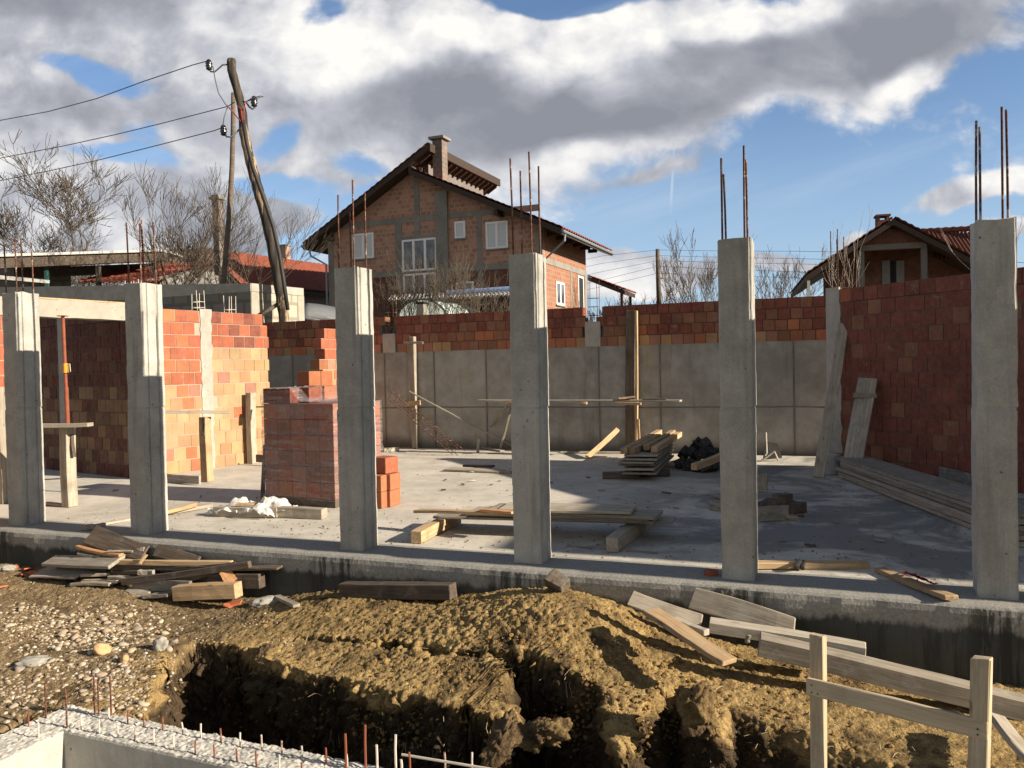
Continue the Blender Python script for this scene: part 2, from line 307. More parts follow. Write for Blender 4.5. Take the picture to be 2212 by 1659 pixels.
def m_retain(T):
    p = wpos(T); a = T.node('ShaderNodeVectorMath', operation='DOT_PRODUCT'); T.put(a.inputs[0], p); a.inputs[1].default_value = UU; A = a.outputs['Value']; z = T.sep(p)[2]
    big = T.noise(p, 0.7, 6, 0.65); med = T.noise(p, 4, 6, 0.6); fine = T.noise(p, 50, 3)
    c = T.mix(T.sstep(T.m('ADD', T.m('MULTIPLY', big, 0.6), T.m('MULTIPLY', med, 0.4)), 0.38, 0.64), (0.215, 0.205, 0.18), (0.345, 0.335, 0.305))
    c = T.mix(T.sstep(T.noise(p, 0.55, 3), 0.55, 0.7, 0, 0.4), c, (0.29, 0.26, 0.16))
    pan = T.m('FRACT', T.m('MULTIPLY', T.m('ADD', A, 20.42), 1 / 1.22)); e = T.m('ABSOLUTE', T.m('SUBTRACT', pan, 0.5))
    w = T.m('MULTIPLY', T.m('SUBTRACT', med, 0.5), 0.012)
    j1 = T.sstep(T.m('ADD', e, w), 0.484, 0.494)
    z2 = T.m('ADD', z, T.m('MULTIPLY', T.m('SUBTRACT', T.noise(p, 0.8, 2), 0.5), 0.06)); j2 = T.sstep(T.m('ABSOLUTE', T.m('SUBTRACT', T.m('ADD', z2, w), 0.88)), 0.022, 0.006)
    c = T.mix(T.sstep(e, 0.44, 0.5, 0, 0.35), c, (0.13, 0.12, 0.1))
    c = T.mix(T.m('MULTIPLY', T.m('MAXIMUM', j1, j2), T.lin(med, 0.3, 0.7, 0.4, 1)), c, (0.08, 0.075, 0.065))
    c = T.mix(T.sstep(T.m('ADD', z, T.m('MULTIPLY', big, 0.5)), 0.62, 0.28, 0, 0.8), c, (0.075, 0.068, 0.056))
    c = T.mix(T.sstep(T.noise(T.vm('MULTIPLY', p, (5, 5, 0.5)), 1.0, 4), 0.56, 0.7, 0, 0.3), c, (0.1, 0.09, 0.075))
    setp(T, c, 0.9, T.m('ADD', T.m('MULTIPLY', T.m('MAXIMUM', j1, j2), -1.0), T.m('MULTIPLY', fine, 0.3)), 0.5, 0.012)
M_RET = mat('formwork marked concrete', m_retain)
def m_brick(T):
    a = T.node('ShaderNodeAttribute', attribute_name='Col').outputs['Color']; p = wpos(T)
    n = T.noise(p, 14, 5, 0.65); n2 = T.noise(p, 2.2, 5, 0.6); fine = T.noise(p, 90, 3)
    c = T.mix(T.sstep(n, 0.3, 0.72, 0, 0.45), a, T.mix(0.4, a, (0.34, 0.24, 0.16))); c = T.mix(1.0, c, T.lin(n2, 0.3, 0.7, 0.78, 1.15), 'MULTIPLY')
    c = T.mix(T.sstep(T.noise(T.vm('ADD', p, (3, 9, 1)), 5, 6, 0.7), 0.62, 0.74, 0, 0.5), c, (0.33, 0.28, 0.23))
    setp(T, c, 0.9, T.m('ADD', T.m('MULTIPLY', n, 0.6), T.m('MULTIPLY', fine, 0.4)), 0.35, 0.008)
M_BRICK = mat('clay blocks', m_brick)
def m_ribbed(T):
    a = T.node('ShaderNodeAttribute', attribute_name='Col').outputs['Color']; p = opos(T); x, y, z = T.sep(p)
    w = T.m('SINE', T.m('MULTIPLY', T.m('ADD', x, y), 260)); n = T.noise(p, 20, 4)
    c = T.mix(T.sstep(n, 0.3, 0.7, 0, 0.3), a, (0.34, 0.2, 0.12)); setp(T, c, 0.85, T.m('ADD', T.m('MULTIPLY', w, 0.5), n), 0.5, 0.006)
M_RIB = mat('ribbed clay block', m_ribbed)
def wood(c1, c2, grime=0.4, cement=0.3):
    def fn(T):
        r = orand(T); p = T.vm('ADD', opos(T), T.comb(T.m('MULTIPLY', r, 37.0), T.m('MULTIPLY', r, 13.0), 0)); g = T.noise(T.vm('MULTIPLY', p, (1.6, 26, 26)), 1.0, 6, 0.65, 0.8)
        fine = T.noise(T.vm('MULTIPLY', p, (6, 160, 160)), 1.0, 3); big = T.noise(p, 3.5, 5, 0.6)
        c = T.mix(T.sstep(T.m('ADD', T.m('MULTIPLY', g, 0.7), T.m('MULTIPLY', fine, 0.3)), 0.35, 0.68), c1, c2)
        c = T.mix(1.0, c, T.lin(r, 0, 1, 0.72, 1.2), 'MULTIPLY')
        c = T.mix(T.sstep(big, 0.5, 0.72, 0, grime), c, tuple(x * 0.35 for x in c1))
        c = T.mix(T.sstep(T.noise(T.vm('ADD', p, (5, 5, 5)), 6, 5, 0.7), 0.54, 0.68, 0, cement), c, (0.42, 0.40, 0.36))
        k = T.sstep(T.voro(T.vm('MULTIPLY', p, (3.0, 9, 9)), 1.0), 0.13, 0.06); c = T.mix(T.m('MULTIPLY', k, 0.6), c, tuple(x * 0.25 for x in c1))
        setp(T, c, 0.85, T.m('ADD', T.m('MULTIPLY', g, 0.8), T.m('MULTIPLY', fine, 0.5)), 0.5, 0.005)
    return fn
M_WOOD = mat('weathered board', wood((0.25, 0.215, 0.165), (0.41, 0.36, 0.285)))
M_WNEW = mat('pale sawn timber', wood((0.32, 0.215, 0.115), (0.50, 0.36, 0.21), 0.4, 0.2))
M_WGREY = mat('grey cement-stained board', wood((0.205, 0.18, 0.145), (0.36, 0.325, 0.27), 0.3, 0.5))
M_WDARK = mat('dark old timber', wood((0.07, 0.055, 0.042), (0.15, 0.115, 0.085), 0.4, 0.15))
M_WORANGE = mat('reddish splintered wood', wood((0.38, 0.19, 0.085), (0.55, 0.31, 0.15), 0.2, 0.1))
def m_rust(T):
    p = wpos(T); n = T.noise(p, 11, 6, 0.7); r = orand(T)
    c = T.mix(T.sstep(T.noise(p, 40, 4), 0.35, 0.65), (0.055, 0.026, 0.018), (0.15, 0.06, 0.032)); z = T.sep(p)[2]
    c = T.mix(T.sstep(n, 0.55, 0.64, 0, 0.75), c, (0.42, 0.38, 0.33))
    setp(T, c, 0.8, T.m('SINE', T.m('MULTIPLY', z, 420)), 0.35, 0.002)
M_RUST = mat('rusty ribbed steel', m_rust)
M_STUB = mat('stub rebar', lambda T: setp(T, T.mix(T.sstep(T.m('ADD', orand(T), T.m('MULTIPLY', T.noise(wpos(T), 25, 4), 0.8)), 0.75, 1.1), (0.20, 0.06, 0.03), (0.50, 0.46, 0.40)), 0.8))
def flat(col, rough=0.6, var=0.15, sc=8, metal=0.0, spec=0.3):
    def fn(T):
        n = T.noise(wpos(T), sc, 5, 0.6); setp(T, T.mix(n, tuple(c * (1 - var) for c in col), tuple(min(1, c * (1 + var)) for c in col)), rough, T.noise(wpos(T), sc * 6, 3), 0.15, 0.004, metal, spec)
    return fn
M_BLACK = mat('black steel', flat((0.03, 0.028, 0.026), 0.6, 0.4)); M_PVC = mat('white pvc', flat((0.78, 0.78, 0.78), 0.4, 0.05))
M_WHITE = mat('white painted board', wood((0.32, 0.28, 0.22), (0.46, 0.42, 0.34), 0.35, 0.4)); M_YEL = mat('yellow paint', flat((0.55, 0.28, 0.03), 0.6, 0.4, 30))
M_PROP = mat('rusty red prop', flat((0.22, 0.065, 0.035), 0.75, 0.45, 14)); M_RED = mat('red cloth', flat((0.35, 0.02, 0.025), 0.9, 0.3))
M_BUCKET = mat('dirty white plastic', flat((0.55, 0.55, 0.54), 0.6, 0.2)); M_WIRE = mat('cable grey', flat((0.10, 0.10, 0.11), 0.6, 0.2)); M_REDW = mat('red cable', flat((0.42, 0.04, 0.03), 0.6, 0.2))
M_GUT = mat('zinc gutter', flat((0.22, 0.26, 0.28), 0.5, 0.15, metal=0.4)); M_SOFF = mat('dark stained timber', flat((0.045, 0.03, 0.022), 0.7, 0.35)); M_SHUT = mat('pale shutter', flat((0.55, 0.60, 0.63), 0.5, 0.06))
M_FELT = mat('grey roofing', flat((0.20, 0.205, 0.21), 0.8, 0.3, 3)); M_CORR = mat('white corrugated sheet', flat((0.45, 0.44, 0.42), 0.7, 0.15, 3)); M_BLUE = mat('blue pipe', flat((0.25, 0.36, 0.62), 0.5, 0.1)); M_GREEN = mat('green paint', flat((0.03, 0.10, 0.09), 0.6, 0.2))
M_CERAM = mat('black insulator', flat((0.012, 0.012, 0.014), 0.25, 0.2, spec=0.6)); M_DBLUE = mat('dark interior', flat((0.02, 0.02, 0.022), 0.9, 0.2))
def m_glass(T):
    setp(T, T.mix(T.sstep(T.noise(wpos(T), 0.8, 2), 0.4, 0.6), (0.05, 0.06, 0.075), (0.16, 0.18, 0.21)), 0.08, None, spec=0.7)
M_GLASS = mat('window glass', m_glass)
def m_hbrick(scale=1.0, c1=(0.40, 0.16, 0.085), c2=(0.30, 0.105, 0.06), mo=(0.24, 0.19, 0.15)):
    def fn(T):
        p = wpos(T); q = T.node('ShaderNodeVectorMath', operation='DOT_PRODUCT'); T.put(q.inputs[0], p); q.inputs[1].default_value = UU
        q2 = T.node('ShaderNodeVectorMath', operation='DOT_PRODUCT'); T.put(q2.inputs[0], p); q2.inputs[1].default_value = VV
        z = T.sep(p)[2]; b = T.node('ShaderNodeTexBrick'); T.put(b.inputs['Vector'], T.comb(T.m('ADD', q.outputs['Value'], q2.outputs['Value']), z, 0))
        for k, v in (('Color1', c1), ('Color2', c2), ('Mortar', mo)): T.put(b.inputs[k], v)
        for k, v in (('Scale', scale), ('Mortar Size', 0.024), ('Brick Width', 0.27), ('Row Height', 0.21), ('Bias', 0.0)): b.inputs[k].default_value = v
        c = T.mix(T.sstep(T.noise(p, 1.1, 6, 0.7), 0.45, 0.75, 0, 0.3), b.outputs[0], (0.40, 0.26, 0.18)); c = T.mix(T.sstep(T.noise(p, 2.5, 6, 0.7), 0.55, 0.75, 0, 0.3), c, tuple(x * 0.5 for x in c2))
        setp(T, c, 0.9, b.outputs[1], -0.4, 0.02)
    return fn
M_HB = mat('house brick', m_hbrick(1.0, (0.46, 0.235, 0.16), (0.30, 0.135, 0.09), (0.33, 0.28, 0.235))); M_HB2 = mat('dark house brick', m_hbrick(1.0, (0.16, 0.055, 0.038), (0.11, 0.038, 0.028), (0.09, 0.065, 0.05))); M_HB3 = mat('bright house brick', m_hbrick(1.0, (0.29, 0.13, 0.075), (0.25, 0.095, 0.055), (0.24, 0.18, 0.13)))
M_CHIM = mat('grey chimney block', m_hbrick(1.0, (0.18, 0.145, 0.12), (0.145, 0.12, 0.10), (0.115, 0.10, 0.09)))
M_BLOCK = mat('concrete block masonry', m_hbrick(0.55, (0.19, 0.185, 0.165), (0.155, 0.15, 0.135), (0.12, 0.118, 0.108)))  # colour darkened to carry the shade of the block wall's long side
def m_tile(col, dk):
    def fn(T):
        p = wpos(T); n = T.noise(p, 3, 5, 0.6); n2 = T.noise(p, 25, 2); setp(T, T.mix(T.sstep(T.m('ADD', T.m('MULTIPLY', n, 0.5), T.m('MULTIPLY', n2, 0.5)), 0.35, 0.65), dk, col), 0.8, n2, 0.2, 0.01)
    return fn
M_TILE = mat('orange roof tiles', m_tile((0.25, 0.068, 0.038), (0.16, 0.048, 0.03))); M_TILEB = mat('brown roof tiles', m_tile((0.20, 0.075, 0.045), (0.11, 0.045, 0.03))); M_TILEO = mat('old roof tiles', m_tile((0.13, 0.085, 0.06), (0.075, 0.05, 0.04)))
def m_bark(c1, c2):
    return lambda T: setp(T, T.mix(T.sstep(T.noise(T.vm('MULTIPLY', wpos(T), (1, 1, 0.3)), 18, 5), 0.35, 0.65), c1, c2), 0.9)
M_BARK = mat('grey brown bark', m_bark((0.045, 0.036, 0.028), (0.10, 0.08, 0.062))); M_TWIG = mat('pale twigs', m_bark((0.05, 0.04, 0.03), (0.10, 0.08, 0.06))); M_SAP = mat('pale sapling bark', m_bark((0.22, 0.19, 0.16), (0.34, 0.30, 0.25)))
def m_pole(T):
    p = wpos(T); g = T.noise(T.vm('MULTIPLY', p, (9, 9, 0.8)), 1.0, 6, 0.7); n = T.noise(T.vm('MULTIPLY', p, (1.2, 1.2, 0.55)), 1.0, 4)
    c = T.mix(T.sstep(g, 0.38, 0.62), (0.020, 0.018, 0.015), (0.075, 0.062, 0.048)); c = T.mix(T.m('MULTIPLY', T.sstep(n, 0.57, 0.61), T.sstep(g, 0.44, 0.54)), c, (0.33, 0.24, 0.15))
    setp(T, c, 0.85, g, 0.9, 0.03)
M_POLE = mat('split old pole wood', m_pole)
def m_film(T):
    p = opos(T); n = T.noise(T.vm('MULTIPLY', p, (1.3, 1.3, 13)), 1.6, 6, 0.65, 1.2); w = T.noise(p, 22, 5, 0.7, 1.0)
    tr = T.node('ShaderNodeBsdfTransparent'); tr.inputs[0].default_value = (0.95, 0.95, 0.97, 1); mx = T.node('ShaderNodeMixShader')
    zb_ = T.sep(wpos(T))[2]; zn = T.m('ADD', zb_, T.m('MULTIPLY', T.m('SUBTRACT', n, 0.5), 0.10)); band = None
    for q in (0.50, 0.92, 1.30):
        e_ = T.sstep(T.m('ABSOLUTE', T.m('SUBTRACT', zn, q)), 0.045, 0.015); band = e_ if band is None else T.m('MAXIMUM', band, e_)
    setp(T, T.mix(band, (0.42, 0.42, 0.44), (0.27, 0.27, 0.31)), 0.16, T.m('ADD', n, T.m('MULTIPLY', w, 0.5)), 0.5, 0.012, spec=0.5)
    T.put(mx.inputs[0], T.m('MAXIMUM', T.m('MULTIPLY', band, 0.3), T.sstep(T.m('ADD', n, T.m('MULTIPLY', w, 0.25)), 0.46, 0.98, 0.04, 0.5))); T.l.new(tr.outputs[0], mx.inputs[1]); T.l.new(T.b.outputs[0], mx.inputs[2]); T.l.new(mx.outputs[0], T.o.inputs[0])
M_FILM = mat('stretch film', m_film)
def m_sheet(T):
    p = wpos(T); n = T.noise(p, 12, 5, 0.7, 1.0); tr = T.node('ShaderNodeBsdfTransparent'); mx = T.node('ShaderNodeMixShader')
    setp(T, (0.74, 0.72, 0.68), 0.25, n, 0.8, 0.02, spec=0.6); T.put(mx.inputs[0], T.sstep(n, 0.3, 0.65, 0.42, 0.9)); T.l.new(tr.outputs[0], mx.inputs[1]); T.l.new(T.b.outputs[0], mx.inputs[2]); T.l.new(mx.outputs[0], T.o.inputs[0])
M_SHEET = mat('crumpled plastic', m_sheet)
def m_soil(T):
    a = T.node('ShaderNodeAttribute', attribute_name='Col').outputs['Color']; p = wpos(T)
    n = T.noise(p, 9, 8, 0.72); f = T.noise(p, 70, 5, 0.7); v = T.voro(p, 45)
    c = T.mix(T.sstep(n, 0.32, 0.68), T.mix(1.0, a, (0.62, 0.6, 0.56), 'MULTIPLY'), T.mix(1.0, a, (1.22, 1.2, 1.15), 'MULTIPLY')); c = T.mix(T.sstep(f, 0.36, 0.52, 0.5, 0), c, T.mix(1.0, a, (0.35, 0.33, 0.32), 'MULTIPLY'))
    c = T.mix(T.sstep(T.noise(p, 120, 2), 0.68, 0.74, 0, 0.6), c, (0.42, 0.36, 0.26))
    setp(T, c, 0.95, T.m('ADD', T.m('MULTIPLY', n, 0.7), T.m('ADD', T.m('MULTIPLY', f, 0.4), T.m('MULTIPLY', v, 0.25))), 0.9, 0.035, spec=0.1)
M_SOIL = mat('clay soil', m_soil)
M_FAR = mat('far field', flat((0.12, 0.10, 0.055), 0.95, 0.4, 0.05))
def m_stone(T):
    r = orand(T); p = opos(T); c = T.ramp(r, [(0, (0.36, 0.29, 0.19)), (0.25, (0.44, 0.39, 0.31)), (0.5, (0.26, 0.22, 0.18)), (0.75, (0.38, 0.30, 0.20)), (1, (0.28, 0.21, 0.17))])
    n = T.noise(p, 14, 5, 0.6); setp(T, T.mix(T.sstep(n, 0.3, 0.7, 0, 0.4), c, (0.30, 0.24, 0.16)), 0.8, n, 0.2, 0.01)
M_STONE = mat('river cobble', m_stone); M_ROCK = mat('orange rock', flat((0.46, 0.29, 0.15), 0.85, 0.25, 20)); M_RUBBLE = mat('crusty concrete lump', concrete((0.27, 0.26, 0.225), 0.35)); M_ROOT = mat('dry straw', flat((0.50, 0.40, 0.24), 0.9, 0.3)); M_BRKP = mat('broken tile red', flat((0.42, 0.12, 0.06), 0.9, 0.25))
# ---------------------------------------------------------------- boards
def board_mesh(ln, w, t, rough=1.0, seg=5, skew=0.0, taper=0.0, bend=0.0):
    bm = bmesh.new(); bmesh.ops.create_cube(bm, size=1.0)
    for v in bm.verts: v.co = Vector((v.co.x * ln, v.co.y * w, v.co.z * t))
    es = [e for e in bm.edges if abs((e.verts[0].co - e.verts[1].co).x) > ln * 0.9]
    bmesh.ops.subdivide_edges(bm, edges=es, cuts=seg, use_grid_fill=True)
    bmesh.ops.bevel(bm, geom=[e for e in bm.edges if len(e.link_faces) == 2 and e.calc_face_angle(0) > 1.0], offset=min(0.005, t * 0.16, w * 0.16), segments=1, affect='EDGES')
    ph = random.random() * 9
    for v in bm.verts:
        x = v.co.x / ln + 0.5
        v.co.y += (skew * v.co.y * 0 + math.sin(x * 4.3 + ph) * 0.004 * rough); v.co.z += math.sin(x * 3.1 + ph * 2) * 0.003 * rough + bend * (4 * (x - 0.5) ** 2)
        v.co.y *= 1 - taper * x; v.co.x += skew * v.co.y * (1 if x > 0.5 else -0.6); v.co += Vector((random.uniform(-1, 1), random.uniform(-1, 1), random.uniform(-1, 1))) * 0.0012 * rough
    me = bpy.data.meshes.new('board'); bm.to_mesh(me); bm.free(); return me
def board(name, p0, p1, w, t, m, label=None, cat=None, group=None, up=(0, 0, 1), roll=0.0, parent=None, rough=1.7, skew=None, taper=0.0, bend=0.0):
    p0 = Vector(p0); p1 = Vector(p1); d = p1 - p0; ln = d.length; X = d / ln; up = Vector(up); Zv = up - X * up.dot(X)
    Zv = Zv.normalized() if Zv.length > 1e-4 else X.orthogonal().normalized(); Yv = Zv.cross(X)
    if roll: q = Matrix.Rotation(roll, 3, X); Zv = q @ Zv; Yv = q @ Yv
    me = board_mesh(ln, w, t, rough, skew=random.uniform(-0.15, 0.15) if skew is None else skew, taper=taper, bend=bend); me.materials.append(m)
    o = bpy.data.objects.new(name, me); mw = Matrix((X, Yv, Zv)).transposed().to_4x4(); mw.translation = (p0 + p1) / 2
    COL.objects.link(o)
    if parent is not None: o.parent = parent; o.matrix_parent_inverse = parent_inv(parent)
    o.matrix_basis = mw
    if label: tag(o, label, cat or 'board', group)
    return o
def lump_mesh(name, r, m, seed, sub=2, rough=0.18, sq=(1, 1, 1), freq=1.6):
    bm = bmesh.new(); bmesh.ops.create_icosphere(bm, subdivisions=sub, radius=1.0)
    P = np.array([v.co[:] for v in bm.verts]); d = 1 + rough * fbm(P + seed * 3.1, freq, 3, 0.55, seed)
    for v, k in zip(bm.verts, d): v.co = Vector((v.co.x * k * sq[0] * r, v.co.y * k * sq[1] * r, v.co.z * k * sq[2] * r))
    me = bpy.data.meshes.new(name); bm.to_mesh(me); bm.free(); me.materials.append(m); me.polygons.foreach_set('use_smooth', [sub > 1] * len(me.polygons)); return me
def put(name, me, loc, rot, sc=1.0, label=None, cat=None, group=None, parent=None):
    o = bpy.data.objects.new(name, me); COL.objects.link(o); o.location = loc; o.rotation_euler = rot; o.scale = (sc,) * 3 if not isinstance(sc, tuple) else sc
    if parent is not None: o.parent = parent; o.matrix_parent_inverse = parent_inv(parent)
    return tag(o, label, cat, group)
# ================================================================ STRUCTURE: slab, beam, columns, walls
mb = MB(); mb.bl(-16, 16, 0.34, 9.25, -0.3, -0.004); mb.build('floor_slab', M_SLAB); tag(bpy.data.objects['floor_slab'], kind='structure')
bt = empty('perimeter_beam', L(0, 0, -1.4), 0, 'long concrete perimeter beam with stained grey face under the row of columns', 'beam')
nA, PR = 360, []
prof = [(-0.235, -1.4), (-0.235, -0.6), (-0.235, -0.3), (-0.235, -0.16), (-0.24, -0.12), (-0.242, -0.06), (-0.232, -0.02), (-0.205, 0.0), (-0.12, 0.003), (0.0, 0.004), (0.15, 0.003), (0.345, 0.001)]
for i in range(nA + 1):
    a = -14 + 28 * i / nA; PR.append([L(a, b, z) for b, z in prof])
arr = np.array([[tuple(p) for p in r] for r in PR]).reshape(-1, 3)
nz = fbm(arr, 2.2, 4, 0.55, 5) * 0.012 + fbm(arr, 14, 3, 0.6, 6) * 0.003
for i in range(nA + 1):
    for j in range(len(prof)):
        k = nz[i * len(prof) + j]; PR[i][j] = PR[i][j] + (-VV * k if j < 7 else ZZ * (k * (0.55 if j < 11 else 0.1)))
MB().grid(PR).build('beam_body', M_TAR, bt)
# ---- columns
def make_column(a, hs, label, zt=2.68):
    root = empty('concrete_column', L(a + 0.125, 0.15, 0), TH, label, 'column', 'row of concrete columns')
    x0, x1, y0, y1 = -0.125, 0.125, -0.15, 0.15; ch = 0.016
    poly = [(x0 + ch, y0), (x0 + 0.125, y0), (x1 - ch, y0), (x1, y0 + ch), (x1, y0 + 0.05), (x1 - 0.012, y0 + 0.056), (x1 - 0.012, y0 + 0.07), (x1 + 0.002, y0 + 0.076), (x1 + 0.002, y0 + 0.185), (x1 - 0.014, y0 + 0.195), (x1 - 0.014, y0 + 0.215), (x1 - 0.002, y0 + 0.222), (x1, y1 - ch), (x1 - ch, y1), (x0 + ch, y1), (x0, y1 - ch), (x0, y0 + 0.1), (x0, y0 + ch)]
    zs = [-0.02 + (1.352) * i / 22 for i in range(23)] + [1.340, 1.352] + [1.362 + (zt - 1.362) * i / 22 for i in range(23)]
    n = len(poly); V = []
    for k, z in enumerate(zs):
        s = 1.0 + (0.012 if k < 23 else (-0.03 if k in (23, 24) else 0.0)); tw = (0.006 if k > 24 else 0.0)
        for (x, y) in poly: V.append((x * s + tw, y * s, z))
    A = np.array(V); nz = fbm(A + a * 3, 6, 3, 0.6, int(abs(a) * 10)) * 0.0035; ed = fbm(A + a * 5, 35, 2, 0.6, 3) * 0.0022
    nrm = A * np.array([1, 1, 0]); nrm /= np.linalg.norm(nrm, axis=1)[:, None] + 1e-9; A = A + nrm * (nz + ed)[:, None]
    top = A[:, 2] > zt - 0.01; A[top, 2] += fbm(A[top] + a, 20, 3, 0.6, 2) * 0.012
    F = [(k * n + i, k * n + (i + 1) % n, (k + 1) * n + (i + 1) % n, (k + 1) * n + i) for k in range(len(zs) - 1) for i in range(n)] + [tuple(range((len(zs) - 1) * n, len(zs) * n))]
    m = MB(); m.add([tuple(p) for p in A], F); m.build('shaft', M_COL, root, world=False)
    for (x, y), h in zip(((-0.085, -0.105), (-0.085, 0.105), (0.085, -0.105), (0.085, 0.105)), hs):
        t = MB(); dx, dy = random.uniform(-0.012, 0.012), random.uniform(-0.012, 0.012)
        t.tube([(x, y, zt - 0.05), (x + dx * 0.3, y + dy * 0.4, zt + h * 0.5), (x + dx, y + dy, zt + h)], 0.0085, 6); t.build('rebar', M_RUST, root, world=False)
    return root
make_column(-6.34, (0.60, 0.66, 0.62, 0.60), 'concrete column nearest the left end, joined to sunlit timber post at its left edge')
make_column(-4.46, (0.66, 0.72, 0.70, 0.68), 'concrete column standing just right of the pale lintel, wood heap at its foot')
make_column(-1.81, (0.70, 0.62, 0.82, 0.74), 'concrete column in front of the film wrapped pallet of bricks')
make_column(-0.02, (0.84, 0.78, 0.88, 0.80), 'concrete column in front of the panel stack, timber chunk at its foot')
make_column(1.76, (0.64, 0.56, 0.72, 0.66), 'concrete column beside the leaning boards, far tree top behind its rebars')
make_column(3.55, (0.66, 0.76, 0.76, 0.84), 'tallest looking concrete column at the right edge of the photo')
make_column(5.35, (0.66, 0.7, 0.7, 0.7), 'concrete column beyond the right edge of the photo')
make_column(7.15, (0.66, 0.7, 0.7, 0.7), 'far concrete column beyond the right edge of the photo')
# ---- block walls
RED = (0.295, 0.082, 0.042); ORA = (0.33, 0.115, 0.052); YEL = (0.36, 0.232, 0.122); BUFF = (0.34, 0.195, 0.10); PINK = (0.28, 0.13, 0.09); DRED = (0.17, 0.046, 0.03); BROWN = (0.21, 0.088, 0.05)
def jit(c, k=0.12):
    f = 1 + random.uniform(-k, k); return tuple(max(0.01, x * f * (1 + random.uniform(-k, k) * 0.4)) for x in c)
def brickwall(root, O, D, length, rowh, rows, bl, th, colf, s0f=None, s1f=None, z0=0.0, gap=0.014, rough=0.003, skipf=None, mort=True, mm=None):
    """O: start point of the visible face foot, D: unit direction, thickness goes to the far side N"""
    D = Vector(D).normalized(); N = Vector((-D.y, D.x, 0))
    if N.dot(Vector(O) - EYE) < 0: N = -N
    N.z = 0; N.normalize(); br = MB(); mo = MB()
    for r in range(rows):
        a = s0f(r) if s0f else 0.0; b = s1f(r) if s1f else length
        if b - a < 0.05: continue
        s = a - (bl / 2 if r % 2 else 0) - random.uniform(0, 0.03); zc = z0 + r * rowh
        while s < b - 0.02:
            e = s + bl * random.uniform(0.97, 1.03); q0, q1 = max(s, a), min(e, b)
            if q1 - q0 > 0.03 and not (skipf and skipf(r, (q0 + q1) / 2)):
                o = random.uniform(-rough, rough); h = rowh - gap + random.uniform(-0.003, 0.002)
                c = Vector(O) + D * ((q0 + q1) / 2) + N * (th / 2 + o) + ZZ * (zc + h / 2)
                t = random.uniform(-0.004, 0.004); Dx = (D + ZZ * t).normalized()
                br.box(c, q1 - q0 - gap * random.uniform(0.5, 1.3), th, h, Dx, N, Dx.cross(N) if Dx.cross(N).z > 0 else -Dx.cross(N), colf(r, (q0 + q1) / 2))
            s = e
        if mort: mo.box(Vector(O) + D * ((a + b) / 2) + N * (th / 2) + ZZ * (zc + rowh / 2 - 0.006), b - a - 0.02, th - 0.014, rowh - (0.012 if r == rows - 1 else 0.0), D, N, ZZ)
    br.build('clay_blocks', M_BRICK, root)
    if mort: mo.build('mortar_joints', mm or M_MORTAR, root)
    return D, N
def cage(root, c, D, N, w, d, h, z, n=3, mt=None, r=0.006):
    """starter rebar cage: four bars and a few links"""
    for i in (-1, 1):
        for j in (-1, 1):
            t = MB(); p = Vector(c) + D * (w / 2 * i) + N * (d / 2 * j); hh = h * random.uniform(0.85, 1.1)
            t.tube([p + ZZ * (z - 0.05), p + ZZ * (z + hh) + D * random.uniform(-0.02, 0.02)], r, 5); t.build('rebar', mt or M_RUST, root)
    for k in range(n):
        zz = z + h * (0.15 + 0.6 * k / max(1, n)); q = [Vector(c) + D * (w / 2 * i) + N * (d / 2 * j) + ZZ * zz for i, j in ((-1, -1), (1, -1), (1, 1), (-1, 1), (-1, -1))]
        MB().tube(q, r * 0.7, 5).build('stirrup', mt or M_RUST, root)
# left, sunlit wall with opening and lintel
DL = Vector((0.508, 0.861, 0)).normalized(); OL = Vector((-5.39, 15.0, 0)); 
def sL(px):          # distance along the lit wall where pixel column px meets it
    k = (px - CX) / FPX; return (k * OL.y - OL.x) / (DL.x - k * DL.y)
s_jl, s_a, s_p0, s_p1, s_end, s_st = sL(28), sL(300), sL(437), sL(459), sL(583), sL(691)
def lit_col(r, s):
    top = 13 - r; q = random.random()
    if s < s_p0:
        if top <= 6: return jit(RED if q < 0.62 else ORA)
    elif top <= 3: return jit(DRED if q < 0.3 else RED, 0.1)
    return jit(YEL if q < 0.48 else BUFF if q < 0.82 else PINK if q < 0.94 else ORA)
w = empty('brick_wall', OL + DL * s_p0, 0, 'sunlit clay block wall with red upper rows, yellow lower rows and pale tie column', 'brick wall')
NL = brickwall(w, OL, DL, s_end, 0.218, 13, 0.25, 0.25, lit_col, lambda r: s_a, lambda r: s_end - (0.62 if r == 12 and False else 0.14 if r == 12 else 0.0) - (0.03 if r % 2 else 0), skipf=lambda r, s: s_p0 < s < s_p1)[1]
t = MB(); sc_ = (s_p0 + s_p1) / 2; wd = s_p1 - s_p0
rows = []
for i in range(40):
    z = 2.86 * i / 39; e0 = s_p0 - 0.01 + random.uniform(-0.012, 0.012); e1 = s_p1 + 0.012 + random.uniform(-0.02, 0.012)
    rows.append([OL + DL * e0 + NL * 0.01 + ZZ * z, OL + DL * e0 - NL * 0.008 + ZZ * z, OL + DL * e1 - NL * (0.008) + ZZ * z, OL + DL * e1 + NL * 0.24 + ZZ * z, OL + DL * e0 + NL * 0.24 + ZZ * z])
t.grid(rows); t.add(rows[-1], [(0, 1, 2, 3, 4)]); t.build('tie_column', M_PIL, w)
M_PALE = mat('mortar-splashed bar', flat((0.55, 0.50, 0.42), 0.85, 0.3, 12))
cage(w, OL + DL * (sc_ - 0.05) + NL * 0.12, DL, NL, 0.16, 0.15, 0.34, 2.84, 2, M_PALE); cage(w, OL + DL * (s_p1 + 0.55) + NL * 0.12, DL, NL, 0.16, 0.12, 0.32, 2.84, 1, M_PALE)
cage(w, OL + DL * (s_a + 0.1) + NL * 0.25, DL, NL, 0.15, 0.15, 0.45, 2.86, 2, M_PALE)
